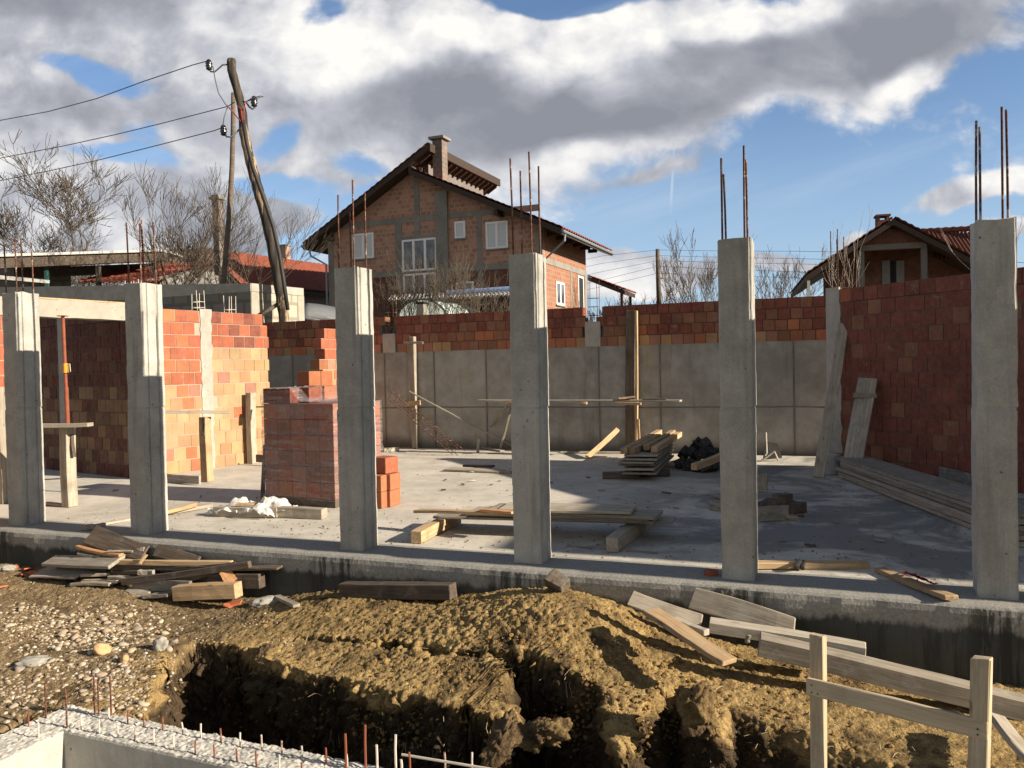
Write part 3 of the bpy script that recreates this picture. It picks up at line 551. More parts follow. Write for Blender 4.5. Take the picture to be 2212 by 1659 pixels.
w = empty('brick_wall', OL + DL * (s_jl - 1), 0, 'sliver of sunlit red clay block wall at the left edge of the photo', 'brick wall')
brickwall(w, OL, DL, s_jl, 0.218, 12, 0.25, 0.25, lambda r, s: jit(RED if r > 5 else YEL), lambda r: s_jl - 3.5, lambda r: s_jl)
w = empty('concrete_lintel', OL + DL * ((s_jl + s_a) / 2) + ZZ * 2.55, 0, 'pale concrete lintel spanning the opening between the two leftmost columns', 'lintel')
m = MB(); rows = []
for i in range(30):
    s = s_jl - 3.5 + (s_a + 0.12 - s_jl + 3.5) * i / 29; j = lambda: random.uniform(-0.006, 0.006)
    rows.append([OL + DL * s + NL * (q - 0.01) + ZZ * (z + j()) for q, z in ((0.0, 2.60), (0.0, 2.87), (0.26, 2.87), (0.26, 2.60), (0.0, 2.60))])
m.grid(rows); m.build('beam_body', M_LINTEL, w)
t = MB(); t.box(OL + DL * ((s_jl + s_a) / 2) + NL * 0.02 + ZZ * 2.882, s_a - s_jl, 0.03, 0.02, DL, NL, ZZ); t.build('formwork_edge', M_WNEW, w)
# dark partition behind the opening
DD = Vector((-0.82, 0.572, 0)).normalized(); OD = Vector((-6.22, 13.62, 0))
w = empty('brick_wall', OD + DD * 1.5, 0, 'shaded brown block partition seen through the opening under the lintel', 'brick wall')
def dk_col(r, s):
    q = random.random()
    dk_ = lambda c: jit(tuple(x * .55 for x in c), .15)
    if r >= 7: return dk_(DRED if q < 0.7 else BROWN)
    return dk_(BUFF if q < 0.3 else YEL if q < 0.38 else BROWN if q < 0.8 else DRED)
sp = [(q0, q1) for q0, q1 in ((2.15, 2.38),)]
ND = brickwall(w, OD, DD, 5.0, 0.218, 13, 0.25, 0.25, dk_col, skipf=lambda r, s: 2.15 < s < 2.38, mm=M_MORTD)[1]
t = MB(); t.box(OD + DD * 2.265 + ND * 0.118 + ZZ * 1.4, 0.25, 0.25, 2.8, DD, ND, ZZ); t.build('tie_column', M_PIL, w)
# stub pier past the doorway
w = empty('brick_pier', OL + DL * s_st, 0, 'toothed clay block pier beside the doorway, behind the wrapped pallet', 'brick wall')
brickwall(w, OL, DL, 9, 0.218, 12, 0.25, 0.25, lambda r, s: jit(RED if r > 8 else (YEL if random.random() < 0.4 else PINK if random.random() < 0.5 else ORA)), lambda r: s_st + (0.1 if r % 2 else 0.0) - (0.0 if r < 9 else -0.06), lambda r: sL(780))
# back retaining wall
BW = 9.2
w = empty('retaining_wall', L(0, BW, 0), 0, 'long formwork marked concrete retaining wall with brown clay blocks on top', 'retaining wall')
m = MB(); rows = []
for i in range(81):
    a = -16.5 + 23.5 * i / 80; rows.append([L(a, BW + q, z) for q, z in ((0, -0.1), (0, 0.5), (0, 1.2), (0, 2.05), (0.002, 2.085), (0.3, 2.085))])
m.grid(rows); m.build('concrete_face', M_RET, w)
a840, a1280 = ab(fb(840, 730, BW))[0], ab(fb(1280, 715, BW))[0]
def back_col(r, s):
    q = random.random(); a = s - 16.5
    if r == 0: return jit(ORA if q < 0.3 else BUFF if q < 0.55 else BROWN if q < 0.8 else PINK)
    if r == 1: return jit(BROWN if q < 0.5 else ORA if q < 0.7 else DRED)
    return jit(DRED if q < 0.62 else BROWN, 0.2)
def back_skip(r, s):
    a = s - 16.5; return abs(a - a1280) < 0.17 or abs(a - a840) < 0.15
for nm, (q0, q1) in (('x', (0, 23.5)),):
    brickwall(w, L(-16.5, BW - 0.004, 2.085), UU, 23.5, 0.2, 4, 0.215, 0.22, back_col, skipf=back_skip, rough=0.006)
    bpy.data.objects.remove([o for o in w.children if o.name.startswith('mortar')][0])
m = MB()
for q0, q1 in ((-16.5, a840 - 0.18), (a840 + 0.18, a1280 - 0.2), (a1280 + 0.2, 7.0)): m.bl(q0, q1, BW + 0.012, BW + 0.2, 2.08, 2.87)
m.build('mortar_joints', M_MORTD, w)
for a, h in ((a840, 0.42), (a1280, 0.50)):
    t = MB(); t.bl(a - 0.16, a + 0.16, BW - 0.01, BW + 0.2, 2.08, 2.08 + h); t.build('stub_column', M_PIL, w, bevel=0.01); cage(w, L(a, BW + 0.1), UU, VV, 0.2, 0.14, 0.85, 2.08 + h, 3)
# right wall with rough tie column
DR = Vector((0.416, -0.909, 0)).normalized(); ORr = Vector((5.15, 13.0, 0))
w = empty('brick_wall', ORr + DR * 2, 0, 'shaded dark red clay block wall along the right side of the slab', 'brick wall')
NR = brickwall(w, ORr, DR, 9.6, 0.218, 13, 0.245, 0.25, lambda r, s: jit(tuple(x * .95 for x in (DRED if random.random() < 0.85 else RED if random.random() < 0.2 else BROWN)), 0.12), lambda r: -0.02 + random.uniform(-0.02, 0.02), rough=0.005, mm=M_MORTD)[1]
rows = []
for i in range(40):
    z = 2.86 * i / 39; e1 = 0.01 + random.uniform(-0.015, 0.03)
    rows.append([ORr + DR * s + NR * q + ZZ * z for s, q in ((-0.27, 0.25), (-0.27, -0.012), (e1, -0.012), (e1, 0.02))])
m = MB(); m.grid(rows); m.add(rows[-1] + [ORr + NR * 0.25 + ZZ * 2.86], [(0, 1, 2, 3, 4)]); m.build('tie_column', M_PIL, w)
for k in range(4):
    t = MB(); p = ORr - DR * (0.22 - 0.14 * (k % 2)) + NR * (0.06 + 0.13 * (k // 2)); t.tube([p + ZZ * 2.8, p + ZZ * (3.55 + 0.25 * random.random())], 0.008, 5); t.build('rebar', M_RUST, w)
# unseen block added outside the frame at right, sized to shade the slab
w = empty('brick_house', L(14, 3, 0), 0, 'unseen house block added beyond the right edge to shade the slab', 'house')
m = MB(); m.bl(11.2, 18, 0.80, 5.0, -0.5, 4.55); m.build('wall', M_HB2, w)
m = MB(); m.bl(11.0, 18.2, 0.7, 5.2, 4.556, 4.7); m.build('roof', M_TILEB, w)
# ================================================================ GROUND, TRENCH, FOUNDATION
ZR = -0.5
rim_px = [(318, 1552, -.62), (330, 1500, -.6), (342, 1440, -.55), (352, 1402, -.5), (420, 1388, -.5), (480, 1396, -.5), (545, 1404, -.5), (600, 1440, -.5), (655, 1456, -.5), (760, 1474, -.5), (860, 1500, -.5), (930, 1520, -.5), (1000, 1532, -.5), (1075, 1542, -.5), (1102, 1530, -.5), (1098, 1490, -.5), (1085, 1462, -.48), (1110, 1448, -.46), (1170, 1455, -.46), (1225, 1478, -.48), (1285, 1505, -.5), (1318, 1550, -.5), (1335, 1600, -.52), (1352, 1590, -.52), (1385, 1550, -.5), (1425, 1502, -.5), (1470, 1492, -.5), (1502, 1520, -.5), (1545, 1560, -.52), (1575, 1535, -.52), (1640, 1560, -.55), (1760, 1600, -.58), (1900, 1640, -.6), (2100, 1700, -.62), (2300, 1760, -.65)]
rim = [gz(x, y, z) for x, y, z in rim_px]; rimA = [ab(p) for p in rim]
poly = [(a, -b) for a, b in rimA] + [(rimA[-1][0], 2.62), (3.6, 4.6), (-2.0, 4.6), (-2.1, 2.75)]
NX, NQ = 980, 430; Aa = np.linspace(-8.2, 5.4, NX)
Qq = np.concatenate([np.linspace(0.20, 0.9, 46), np.linspace(0.912, 2.7, 236), np.linspace(2.72, 4.6, 98)])
ctl = [(-8, .3, -.37), (-6.2, .3, -.38), (-5, .3, -.39), (-4.3, .35, -.39), (-3.6, .4, -.42), (-3, .4, -.50), (-5.5, .7, -.41), (-4.2, .7, -.42), (-2.4, .4, -.46), (-1.7, .35, -.32), (-1.0, .4, -.27), (-.5, .4, -.29), (-.15, .42, -.20), (.25, .5, -.13), (.55, .62, -.09), (.8, .6, -.14), (1.15, .5, -.28), (1.6, .5, -.42), (2.2, .5, -.48), (3, .4, -.52), (4.5, .4, -.55),
       (-8, 1.2, -.5), (-5, 1.1, -.5), (-4, 1.1, -.5), (-3, 1.2, -.51), (-2, 1.0, -.46), (-1.2, .9, -.36), (-.4, .9, -.31), (.2, 1.0, -.26), (.6, .95, -.20), (1.0, .9, -.29), (1.5, .95, -.44), (2.2, 1.0, -.5), (3.2, 1.0, -.55), (4.8, 1, -.58),
       (-8, 2, -.56), (-5, 1.8, -.56), (-3.6, 1.6, -.53), (-2.4, 1.5, -.5), (-1.4, 1.5, -.48), (-.6, 1.6, -.48), (.2, 1.5, -.42), (.8, 1.5, -.42), (1.4, 1.5, -.48), (2.0, 1.6, -.54), (3.0, 1.7, -.6), (-.3, 1.95, -.52), (.9, 2.1, -.55), (2, 2.3, -.65), (-8, 2.8, -.62), (-4, 2.5, -.66), (3, 2.8, -.7), (4.5, 2.5, -.66)]
# signed distance to the trench outline
def sdist(px, py, pol):
    d = np.full(len(px), 1e9); ins = np.zeros(len(px), bool); n = len(pol)
    for i in range(n):
        (x0, y0), (x1, y1) = pol[i], pol[(i + 1) % n]; ex, ey = x1 - x0, y1 - y0; wx, wy = px - x0, py - y0
        t = np.clip((wx * ex + wy * ey) / (ex * ex + ey * ey + 1e-12), 0, 1); d = np.minimum(d, (wx - ex * t) ** 2 + (wy - ey * t) ** 2)
        c = ((y0 <= py) & (y1 > py)) | ((y1 <= py) & (y0 > py)); xx = x0 + (py - y0) / (y1 - y0 + 1e-12) * ex; ins ^= c & (px < xx)
    d = np.sqrt(d); return np.where(ins, d, -d)
_c = np.array(ctl); _n = len(_c); _A = np.zeros((_n + 3, _n + 3)); _A[:_n, :_n] = np.sqrt(((_c[:, None, 0] - _c[None, :, 0]) / 1.25) ** 2 + (_c[:, None, 1] - _c[None, :, 1]) ** 2 + 0.12) - 0.03 * np.eye(_n)
_A[:_n, _n:] = np.stack([np.ones(_n), _c[:, 0], _c[:, 1]], 1); _A[_n:, :_n] = _A[:_n, _n:].T; RBF = np.linalg.solve(_A, np.concatenate([_c[:, 2], np.zeros(3)]))
def terrain(pa, pq):
    NP = len(pa)
    base = np.full(NP, RBF[-3]) + RBF[-2] * pa + RBF[-1] * pq
    for (a, q, z), wk in zip(ctl, RBF): base += wk * np.sqrt(((pa - a) / 1.25) ** 2 + (pq - q) ** 2 + 0.12)
    P3 = np.stack([pa, pq, np.zeros(NP)], 1)
    sd = sdist(pa, pq, poly) + fbm(P3, 3.2, 4, 0.55, 31) * 0.035 + fbm(P3, 13, 3, 0.55, 33) * 0.008
    leftslope = sst(pa, -2.0, -2.7)                       # cobble bank: gentler at the left end
    wid = 0.085 + 0.95 * leftslope + 0.28 * sst(pa, 1.3, 2.2)
    dep = 1.45 - 0.85 * leftslope - 0.80 * sst(pa, 0.15, 1.5)
    dep = dep * (1 + 0.12 * fbm(P3, 2.0, 2, 0.5, 41))
    cut = sst(sd, -0.02, wid) ; floor_up = 0.32 * np.exp(-((pa + 2.55) / 0.5) ** 2) * sst(pq, 1.6, 2.3) + 0.35 * np.exp(-(((pa - 0.12) / 0.16) ** 2 + ((pq - 2.02) / 0.22) ** 2))
    zz = base - dep * cut + floor_up * cut
    # long settlement crack behind the tongue
    crk = [ab(gz(x, y, -.46)) for x, y in ((640, 1385), (740, 1395), (860, 1412), (960, 1432), (1060, 1448), (1100, 1456))]; crk = [(a, -b) for a, b in crk]
    dc = np.full(NP, 1e9)
    for (x0, y0), (x1, y1) in zip(crk[:-1], crk[1:]):
        ex, ey = x1 - x0, y1 - y0; t = np.clip(((pa - x0) * ex + (pq - y0) * ey) / (ex * ex + ey * ey), 0, 1); dc = np.minimum(dc, np.hypot(pa - x0 - ex * t, pq - y0 - ey * t))
    dc += fbm(P3, 5, 3, 0.6, 51) * 0.03; cw = 0.008 + 0.020 * sst(pa, -1.9, -0.2); zz -= (0.03 + 0.13 * sst(pa, -1.7, -0.3)) * (1 - sst(dc, cw * 0.5, cw * 1.7)) * (sd < 0.02)
    # a step of shaded soil in front of the mound
    zz -= 0.0 * sst(dc + 0.05 * fbm(P3, 2, 2, .5, 3), 0.35, 0.05) * (pq > 1.2) * (sd < 0)
    inside = (pq > 2.60) & (pa > -2.5); sI = sst(pq, 2.66, 2.80) * sst(pa, -2.64, -2.44); zz = np.where(pq > 2.66, np.minimum(np.where(pa > -2.44, zz, base), base * (1 - sI) - 1.75 * sI), zz)

    return base, zz, leftslope
AA, QQ = np.meshgrid(Aa, Qq)
base, zz, leftslope = terrain(AA.ravel(), QQ.ravel()); Z1 = zz.reshape(QQ.shape); XG = np.stack([AA, QQ, Z1], 2)
# spread the rows evenly over the slope so that the trench faces are as finely meshed as the flats
seg = np.hypot(np.diff(Qq)[:, None], np.minimum(np.abs(np.diff(Z1, axis=0)), 0.2) * 0.9); arc = np.vstack([np.zeros((1, NX)), np.cumsum(seg, 0)]); arc /= arc[-1:]
ker = np.exp(-(np.arange(-14, 15) / 6.0) ** 2); ker /= ker.sum(); pad = np.pad(arc, ((0, 0), (14, 14)), mode='edge'); arc = sum(pad[:, i:i + NX] * ker[i] for i in range(29))
tq = np.linspace(0, 1, NQ); QQ = np.stack([np.interp(tq, arc[:, i], Qq) for i in range(NX)], 1); AA = np.tile(Aa[None], (NQ, 1))
pa, pq = AA.ravel(), QQ.ravel(); NP = len(pa); P3 = np.stack([pa, pq, np.zeros(NP)], 1); base, zz, leftslope = terrain(pa, pq)
X = pa[:, None] * np.array(UU)[None] - pq[:, None] * np.array(VV)[None] + np.array(P0)[None]; X[:, 2] = zz
Xg = X.reshape(QQ.shape + (3,)); du = np.gradient(Xg, axis=1); dv = -np.gradient(Xg, axis=0); Nw = np.cross(du.reshape(-1, 3), dv.reshape(-1, 3)); Nw /= np.linalg.norm(Nw, axis=1)[:, None] + 1e-12; Nw *= np.sign(Nw[:, 2:3] + 1e-9); nrm = Nw
mound = np.exp(-(((pa - 0.35) / 1.5) ** 2 + ((pq - 0.9) / 0.8) ** 2)); steep = 1 - nrm[:, 2]
amp = 0.009 + 0.007 * mound + 0.050 * steep * (1 - 0.6 * leftslope)
D = fbm(X, 4.0, 3, 0.55, 61) * amp * (0.55 + 0.65 * steep) + (np.abs(fbm(X, 13, 4, 0.62, 71)) - 0.25) * amp * (0.85 + 0.5 * steep) + fbm(X, 34, 3, 0.75, 81) * (0.006 + 0.007 * mound + 0.016 * steep)
X = X + Nw * D[:, None]
# soil colours: yellow clay heap, grey brown trampled soil, dark soil with shade painted in down the cut
clay = np.array([0.345, 0.245, 0.112]); tramp = np.array([0.255, 0.19, 0.112]); dark = np.array([0.072, 0.052, 0.033]); brown = np.array([0.13, 0.092, 0.054])
n1 = fbm(X, 1.6, 4, 0.6, 91)[:, None]; wl = sst(pa + 0.35 * n1[:, 0], -1.9, -2.9)[:, None]
colr = clay * (1 - wl) + tramp * wl; colr = colr * (1 + 0.18 * n1)
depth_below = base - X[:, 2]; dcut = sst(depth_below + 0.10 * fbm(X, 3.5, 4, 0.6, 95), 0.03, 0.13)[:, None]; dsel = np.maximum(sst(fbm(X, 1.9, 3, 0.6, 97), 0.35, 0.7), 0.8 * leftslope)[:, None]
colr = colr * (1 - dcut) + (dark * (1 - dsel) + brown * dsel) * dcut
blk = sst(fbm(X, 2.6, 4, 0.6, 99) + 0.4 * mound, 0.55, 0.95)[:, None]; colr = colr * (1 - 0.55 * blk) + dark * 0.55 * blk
me = bpy.data.meshes.new('ground'); idx = np.arange(NP).reshape(QQ.shape)
F = np.stack([idx[:-1, :-1].ravel(), idx[1:, :-1].ravel(), idx[1:, 1:].ravel(), idx[:-1, 1:].ravel()], 1)
me.vertices.add(NP); me.vertices.foreach_set('co', X.astype(np.float32).ravel()); me.loops.add(F.size); me.loops.foreach_set('vertex_index', F.ravel().astype(np.int32))
me.polygons.add(len(F)); me.polygons.foreach_set('loop_start', (np.arange(len(F)) * 4).astype(np.int32)); me.update(calc_edges=True)
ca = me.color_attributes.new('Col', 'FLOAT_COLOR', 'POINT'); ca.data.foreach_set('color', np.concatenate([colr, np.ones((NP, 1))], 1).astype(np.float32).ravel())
me.polygons.foreach_set('use_smooth', [True] * len(F)); me.materials.append(M_SOIL); g = bpy.data.objects.new('ground', me); COL.objects.link(g); tag(g, kind='structure')

def gh(p):               # ground height under a world point
    a, b = ab(p); q = -b; i = int(np.clip(np.searchsorted(Qq, q), 0, len(Qq) - 1)); j = int(np.clip(round((a + 8.2) / 13.6 * (NX - 1)), 0, NX - 1)); return float(XG[i, j, 2])
def onground(x, y, it=40):   # pixel ray marched onto the soil surface
    d = ray(x, y).normalized(); t = 2.2
    for _ in range(1200):
        p = EYE + d * t
        if p.z < gh(p): return p
        t += 0.01
    return p
def soilcol(m, vals):
    return m
m = MB()
BIG = 900; 
for a0, a1, q0, q1, z in ((-BIG, -8.2, -0.0, BIG, -0.5), (5.4, BIG, 0.0, BIG, -0.6), (-8.2, 5.4, 4.6, BIG, -1.75)):
    m.add([L(a0, -q0, z), L(a1, -q0, z), L(a1, -q1, z), L(a0, -q1, z)], [(0, 1, 2, 3)])
m.build('near_field', M_FAR); tag(bpy.data.objects['near_field'], kind='structure')
m = MB(); m.add([L(-BIG, 9.45, 1.9), L(BIG, 9.45, 1.9), L(BIG, BIG, 1.9), L(-BIG, BIG, 1.9)], [(0, 1, 2, 3)]); m.add([L(-BIG, 9.45, 1.9), L(BIG, 9.45, 1.9), L(BIG, 9.45, -0.4), L(-BIG, 9.45, -0.4)], [(0, 1, 2, 3)]); m.build('upper_field', M_FAR); tag(bpy.data.objects['upper_field'], kind='structure')
# ---- low foundation wall in the foreground (L shape) with stub bars
FZ = -0.6; ci = gz(137, 1579, FZ); cu = (gz(508, 1659, FZ) - ci).normalized(); cu.z = 0; cu.normalize(); cv = Vector((-cu.y, cu.x, 0))   # cv points away from the camera
co_ = ci + (gz(149, 1523, FZ) - ci); W2 = (co_ - ci).dot(cv); W1 = -(co_ - ci).dot(cu)
def FL(a, b, z): return Vector((ci.x, ci.y, 0)) + cu * a + cv * b + ZZ * z
fr = empty('foundation_wall', FL(0, 0, -1.7), 0, 'low L shaped concrete foundation wall with rough white top and short rebar stubs', 'foundation')
def rough_leg(a0, a1, b0, b1, na, nb):
    R = []
    for i in range(na + 1):
        for j in (0,): pass
        row = [FL(a0 + (a1 - a0) * i / na, b0, -1.75), FL(a0 + (a1 - a0) * i / na, b0, -1.0), FL(a0 + (a1 - a0) * i / na, b0, FZ - 0.012)]
        row += [FL(a0 + (a1 - a0) * i / na, b0 + (b1 - b0) * (0.02 + 0.96 * j / nb), FZ) for j in range(nb + 1)]
        row += [FL(a0 + (a1 - a0) * i / na, b1, FZ - 0.012), FL(a0 + (a1 - a0) * i / na, b1, -1.75)]; R.append(row)
    A = np.array([[tuple(p) for p in r] for r in R]); f = A.reshape(-1, 3); d = (fbm(f, 14, 3, 0.6, 7) * 0.006 + fbm(f, 60, 3, 0.65, 8) * 0.006).reshape(A.shape[:2]); A[:, 3:-2, 2] += d[:, 3:-2]; A[:, 2, 2] += fbm(A[:, 2], 30, 3, 0.6, 9) * 0.004
    return [[Vector(p) for p in r] for r in A]
m = MB(); m.grid(rough_leg(0.0, 7.0, 0.0, W2, 520, 34)); m.build('long_leg', M_FOUND, fr)
def swap(a0, a1, b0, b1, na, nb):
    R = []
    for i in range(na + 1):
        s = b0 + (b1 - b0) * i / na
        row = [FL(a0, s, -1.75), FL(a0, s, FZ - 0.012)] + [FL(a0 + (a1 - a0) * (0.02 + 0.96 * j / nb), s, FZ) for j in range(nb + 1)] + [FL(a1, s, FZ - 0.012), FL(a1, s, -1.0), FL(a1, s, -1.75)]; R.append(row)
    A = np.array([[tuple(p) for p in r] for r in R]); f = A.reshape(-1, 3); d = (fbm(f, 14, 3, 0.6, 7) * 0.006 + fbm(f, 60, 3, 0.65, 8) * 0.006).reshape(A.shape[:2]); A[:, 2:-3, 2] += d[:, 2:-3]
    return [[Vector(p) for p in r] for r in A]
m = MB(); m.grid(swap(-W1, 0.0, -3.0, W2, 240, 34)); m.build('short_leg', M_FOUND, fr)
def stub(p, h, r=0.0055, mt=None, parent=fr, lean=0.004):
    t = MB(); p = Vector(p); t.tube([p - ZZ * 0.05, p + ZZ * h * 0.6, p + ZZ * h + Vector((random.uniform(-1, 1), random.uniform(-1, 1), 0)) * lean], r, 6); t.build('rebar', mt or M_STUB, parent)
for k in range(14):
    if k > 0: stub(FL(-0.02 + 0.158 * k + random.uniform(-.01, .01), W2 - 0.075, FZ), random.uniform(0.075, 0.095))
    stub(FL(0.09 + 0.16 * k + random.uniform(-.01, .01), 0.06, FZ), random.uniform(0.075, 0.10))
for k in range(5):
    stub(FL(-0.06, -0.13 - 0.27 * k, FZ), 0.10); stub(FL(-W1 + 0.06, W2 - 0.35 - 0.3 * k, FZ), 0.10)
for a, b, h in ((-0.03, 0.05, 0.26), (-0.03, W2 - 0.05, 0.30), (-W1 + 0.05, 0.10, 0.24), (-W1 + 0.36 - 0.0, W2 - 0.06, 0.24), (0.10, W2 - 0.03, 0.27)): stub(FL(a, b, FZ), h, 0.0068, M_RUST)
for x, y, yt in ((748, 1659, 1584), (790, 1661, 1564), (815, 1661, 1608), (855, 1663, 1586), (868, 1668, 1640)):
    p = gz(x, y, FZ); h = (y - yt) / FPX * p.y; stub(p, h, 0.0072, M_STUB)
t = MB(); t.tube([at(868, 1630, 4.55), at(960, 1645, 4.45), at(1100, 1668, 4.3)], 0.007, 6); t.build('tie_bar', M_PALE, fr)
for x in (886, 962, 1020): stub(at(x, 1668, 4.5), 0.11)
t = MB(); t.tube([at(-5, 1588, 5.55), at(140, 1527, 5.95)], 0.004, 5); t.build('tie_wire', M_PROP, fr)
# ---- cobbles
cob = [lump_mesh('river_stone', 1.0, M_STONE, k, 2, 0.30, (1.0, random.uniform(0.62, 0.85), random.uniform(0.42, 0.62))) for k in range(14)]
def density(x, y):
    return (1.0 if 470 > y - 0 and False else 0) or math.exp(-((x - 215) / 140) ** 2 - ((y - 1395) / 60) ** 2) + 0.75 * math.exp(-((x - 60) / 70) ** 2 - ((y - 1338) / 26) ** 2) + 0.9 * math.exp(-((x - 250) / 75) ** 2 - ((y - 1490) / 45) ** 2) + 0.75 * math.exp(-((x - 40) / 60) ** 2 - ((y - 1500) / 36) ** 2) + 0.5 * math.exp(-((x - 150) / 110) ** 2 - ((y - 1330) / 18) ** 2)
placed = []; tries = 0
while len(placed) < 298 and tries < 16000:
    tries += 1; x, y = random.uniform(0, 380), random.uniform(1300, 1570)
    if random.random() > density(x, y): continue
    r = random.choice((0.012, 0.016, 0.02, 0.024, 0.028, 0.036, 0.045)) * random.uniform(0.85, 1.15); p = onground(x, y)
    if any((p.x - q.x) ** 2 + (p.y - q.y) ** 2 < (0.78 * (r + s_)) ** 2 for q, s_ in placed): continue
    placed.append((p, r)); o = put('river_stone', random.choice(cob), p + ZZ * r * random.uniform(-.05, .25), (random.uniform(-.4, .4), random.uniform(-.4, .4), random.uniform(0, 6.3)), r, 'smooth pale river stone lying among others on the trampled soil', 'stone', 'river stones left of the trench')
m = MB()
def peb(p, r):
    bm = bmesh.new(); bmesh.ops.create_icosphere(bm, subdivisions=1, radius=r); k = [random.uniform(0.7, 1.3), random.uniform(0.7, 1.2), random.uniform(0.5, 0.8)]
    c = random.choice(((0.40, 0.33, 0.22), (0.5, 0.45, 0.36), (0.3, 0.24, 0.16), (0.24, 0.18, 0.11), (0.24, 0.18, 0.11)))
    m.add([(p.x + v.co.x * k[0], p.y + v.co.y * k[1], p.z + v.co.z * k[2]) for v in bm.verts], [[v.index for v in f.verts] for f in bm.faces], c); bm.free()
def scatter_px(n, x0, x1, y0, y1, r0, r1, dens=None):
    c = 0
    while c < n:
        x, y = random.uniform(x0, x1), random.uniform(y0, y1)
        if dens and random.random() > dens(x, y): c += 0.2; continue
        p = onground(x, y); peb(p, random.uniform(r0, r1)); c += 1
scatter_px(900, 0, 640, 1235, 1400, 0.004, 0.013); scatter_px(2400, 0, 400, 1300, 1580, 0.008, 0.024, density)
m.build('gravel', M_BRICK); tag(bpy.data.objects['gravel'], 'loose fine gravel and grit over the trampled soil at left', 'gravel', kind='stuff')
m = MB()
def pebc(p, r):
    bm = bmesh.new(); bmesh.ops.create_icosphere(bm, subdivisions=1, radius=r); c = random.choice(((0.30, 0.195, 0.075), (0.26, 0.165, 0.065), (0.2, 0.13, 0.06)))
    m.add([(p.x + v.co.x * random.uniform(.7, 1.3), p.y + v.co.y * random.uniform(.7, 1.2), p.z + v.co.z * random.uniform(.6, 1.0)) for v in bm.verts], [[v.index for v in f.verts] for f in bm.faces], c); bm.free()
for _ in range(3800):
    x = random.gauss(1230, 360); y = random.uniform(1290, 1640); p = onground(x, y)
    pebc(p, random.choice((0.005, 0.007, 0.009, 0.012, 0.015, 0.02)) * random.uniform(0.7, 1.2))
m.build('soil_clods', M_SOIL); tag(bpy.data.objects['soil_clods'], 'crumbly yellow clay clods over the heap', 'soil', kind='stuff')
m = MB()
for _ in range(420):
    x, y = random.uniform(480, 2150), random.uniform(1380, 1640); p = onground(x, y); d = Vector((random.gauss(0, 1), random.gauss(0, 1), random.uniform(-.1, .35))).normalized(); l = random.uniform(0.03, 0.11)
    m.tube([p, p + d * l * 0.5 + ZZ * 0.012, p + d * l], 0.0011, 3, False)
for x, y in ((320, 1500), (470, 1420), (720, 1570), (890, 1600), (860, 1600), (1230, 1470), (1060, 1545), (500, 1420), (955, 1600), (430, 1600), (460, 1560)):
    p = onground(x, y)
    for k in range(5):
        q = [p + Vector((random.uniform(-.05, .05), -0.02, 0))]
        for s_ in range(4): q.append(q[-1] + Vector((random.uniform(-.012, .012), random.uniform(-.02, .005), random.uniform(-.045, -.01))))
        m.tube(q, 0.0012, 3, False)
m.build('dry_roots', M_ROOT); tag(bpy.data.objects['dry_roots'], 'dry straw stems and hair roots sticking out of the soil', 'roots', kind='stuff')
put('rock', lump_mesh('rock', 0.075, M_ROCK, 3, 3, 0.25, (1.0, 0.6, 0.7), 1.2), onground(222, 1412) + ZZ * 0.03, (0.3, 0.5, 0.7), 1, 'large pointed orange brown rock among the river stones', 'rock')
put('rock', lump_mesh('rock', 0.045, M_ROCK, 8, 3, 0.25, (1.0, 0.7, 0.8), 1.2), onground(268, 1430) + ZZ * 0.02, (0.3, 0.2, 2), 1, 'small orange brown rock just right of the large pointed one', 'rock')
put('concrete_lump', lump_mesh('concrete_lump', 0.115, M_RUBBLE, 5, 4, 0.2, (1.15, 0.7, 0.42), 2), onground(72, 1432), (0, 0, 0.3), 1, 'flat crusty grey concrete lump lying on the soil at left', 'concrete lump')
put('concrete_lump', lump_mesh('concrete_lump', 0.085, M_RUBBLE, 9, 4, 0.2, (0.7, 0.6, 1.2), 2), onground(346, 1402) + ZZ * 0.0, (0.2, 0.2, 0.3), 1, 'tall crusty grey concrete lump hanging on the trench edge', 'concrete lump')
put('concrete_lump', lump_mesh('concrete_lump', 0.11, M_RUBBLE, 12, 4, 0.22, (1.3, 0.8, 0.5), 2), onground(578, 1303) + ZZ * 0.01, (0, 0, 0.3), 1, 'whitish mortar heap at the foot of the beam, right of the wood heap', 'concrete lump')
put('concrete_lump', lump_mesh('concrete_lump', 0.08, M_RUBBLE, 15, 4, 0.22, (1.3, 0.8, 0.5), 2), onground(14, 1232) + ZZ * 0.02, (0, 0, 0.3), 1, 'crumbly mortar lump at the left edge beside broken tiles', 'concrete lump')
def clod(x, y, Y, r, seed, sq, label):
    me_ = lump_mesh('soil_chunk', r, M_SOIL, seed, 5, 0.30, sq, 1.5); P_c = np.array([v.co[:] for v in me_.vertices]); dd = fbm(P_c + seed, 22, 4, 0.65, seed) * 0.020
    cc_ = me_.color_attributes.new('Col', 'FLOAT_COLOR', 'POINT'); br = sst(fbm(P_c + seed, 6, 3, .6, 5), -.2, .4)[:, None]; cl__ = np.array([0.20, 0.14, 0.068]) * br + np.array([0.10, 0.07, 0.042]) * (1 - br)
    cc_.data.foreach_set('color', np.concatenate([cl__, np.ones((len(P_c), 1))], 1).astype(np.float32).ravel())
    for v, k in zip(me_.vertices, dd): v.co += v.co.normalized() * float(k)
    put('soil_chunk', me_, at(x, y, Y), (seed * .3, seed * .7, seed), 1, label, 'soil chunk')
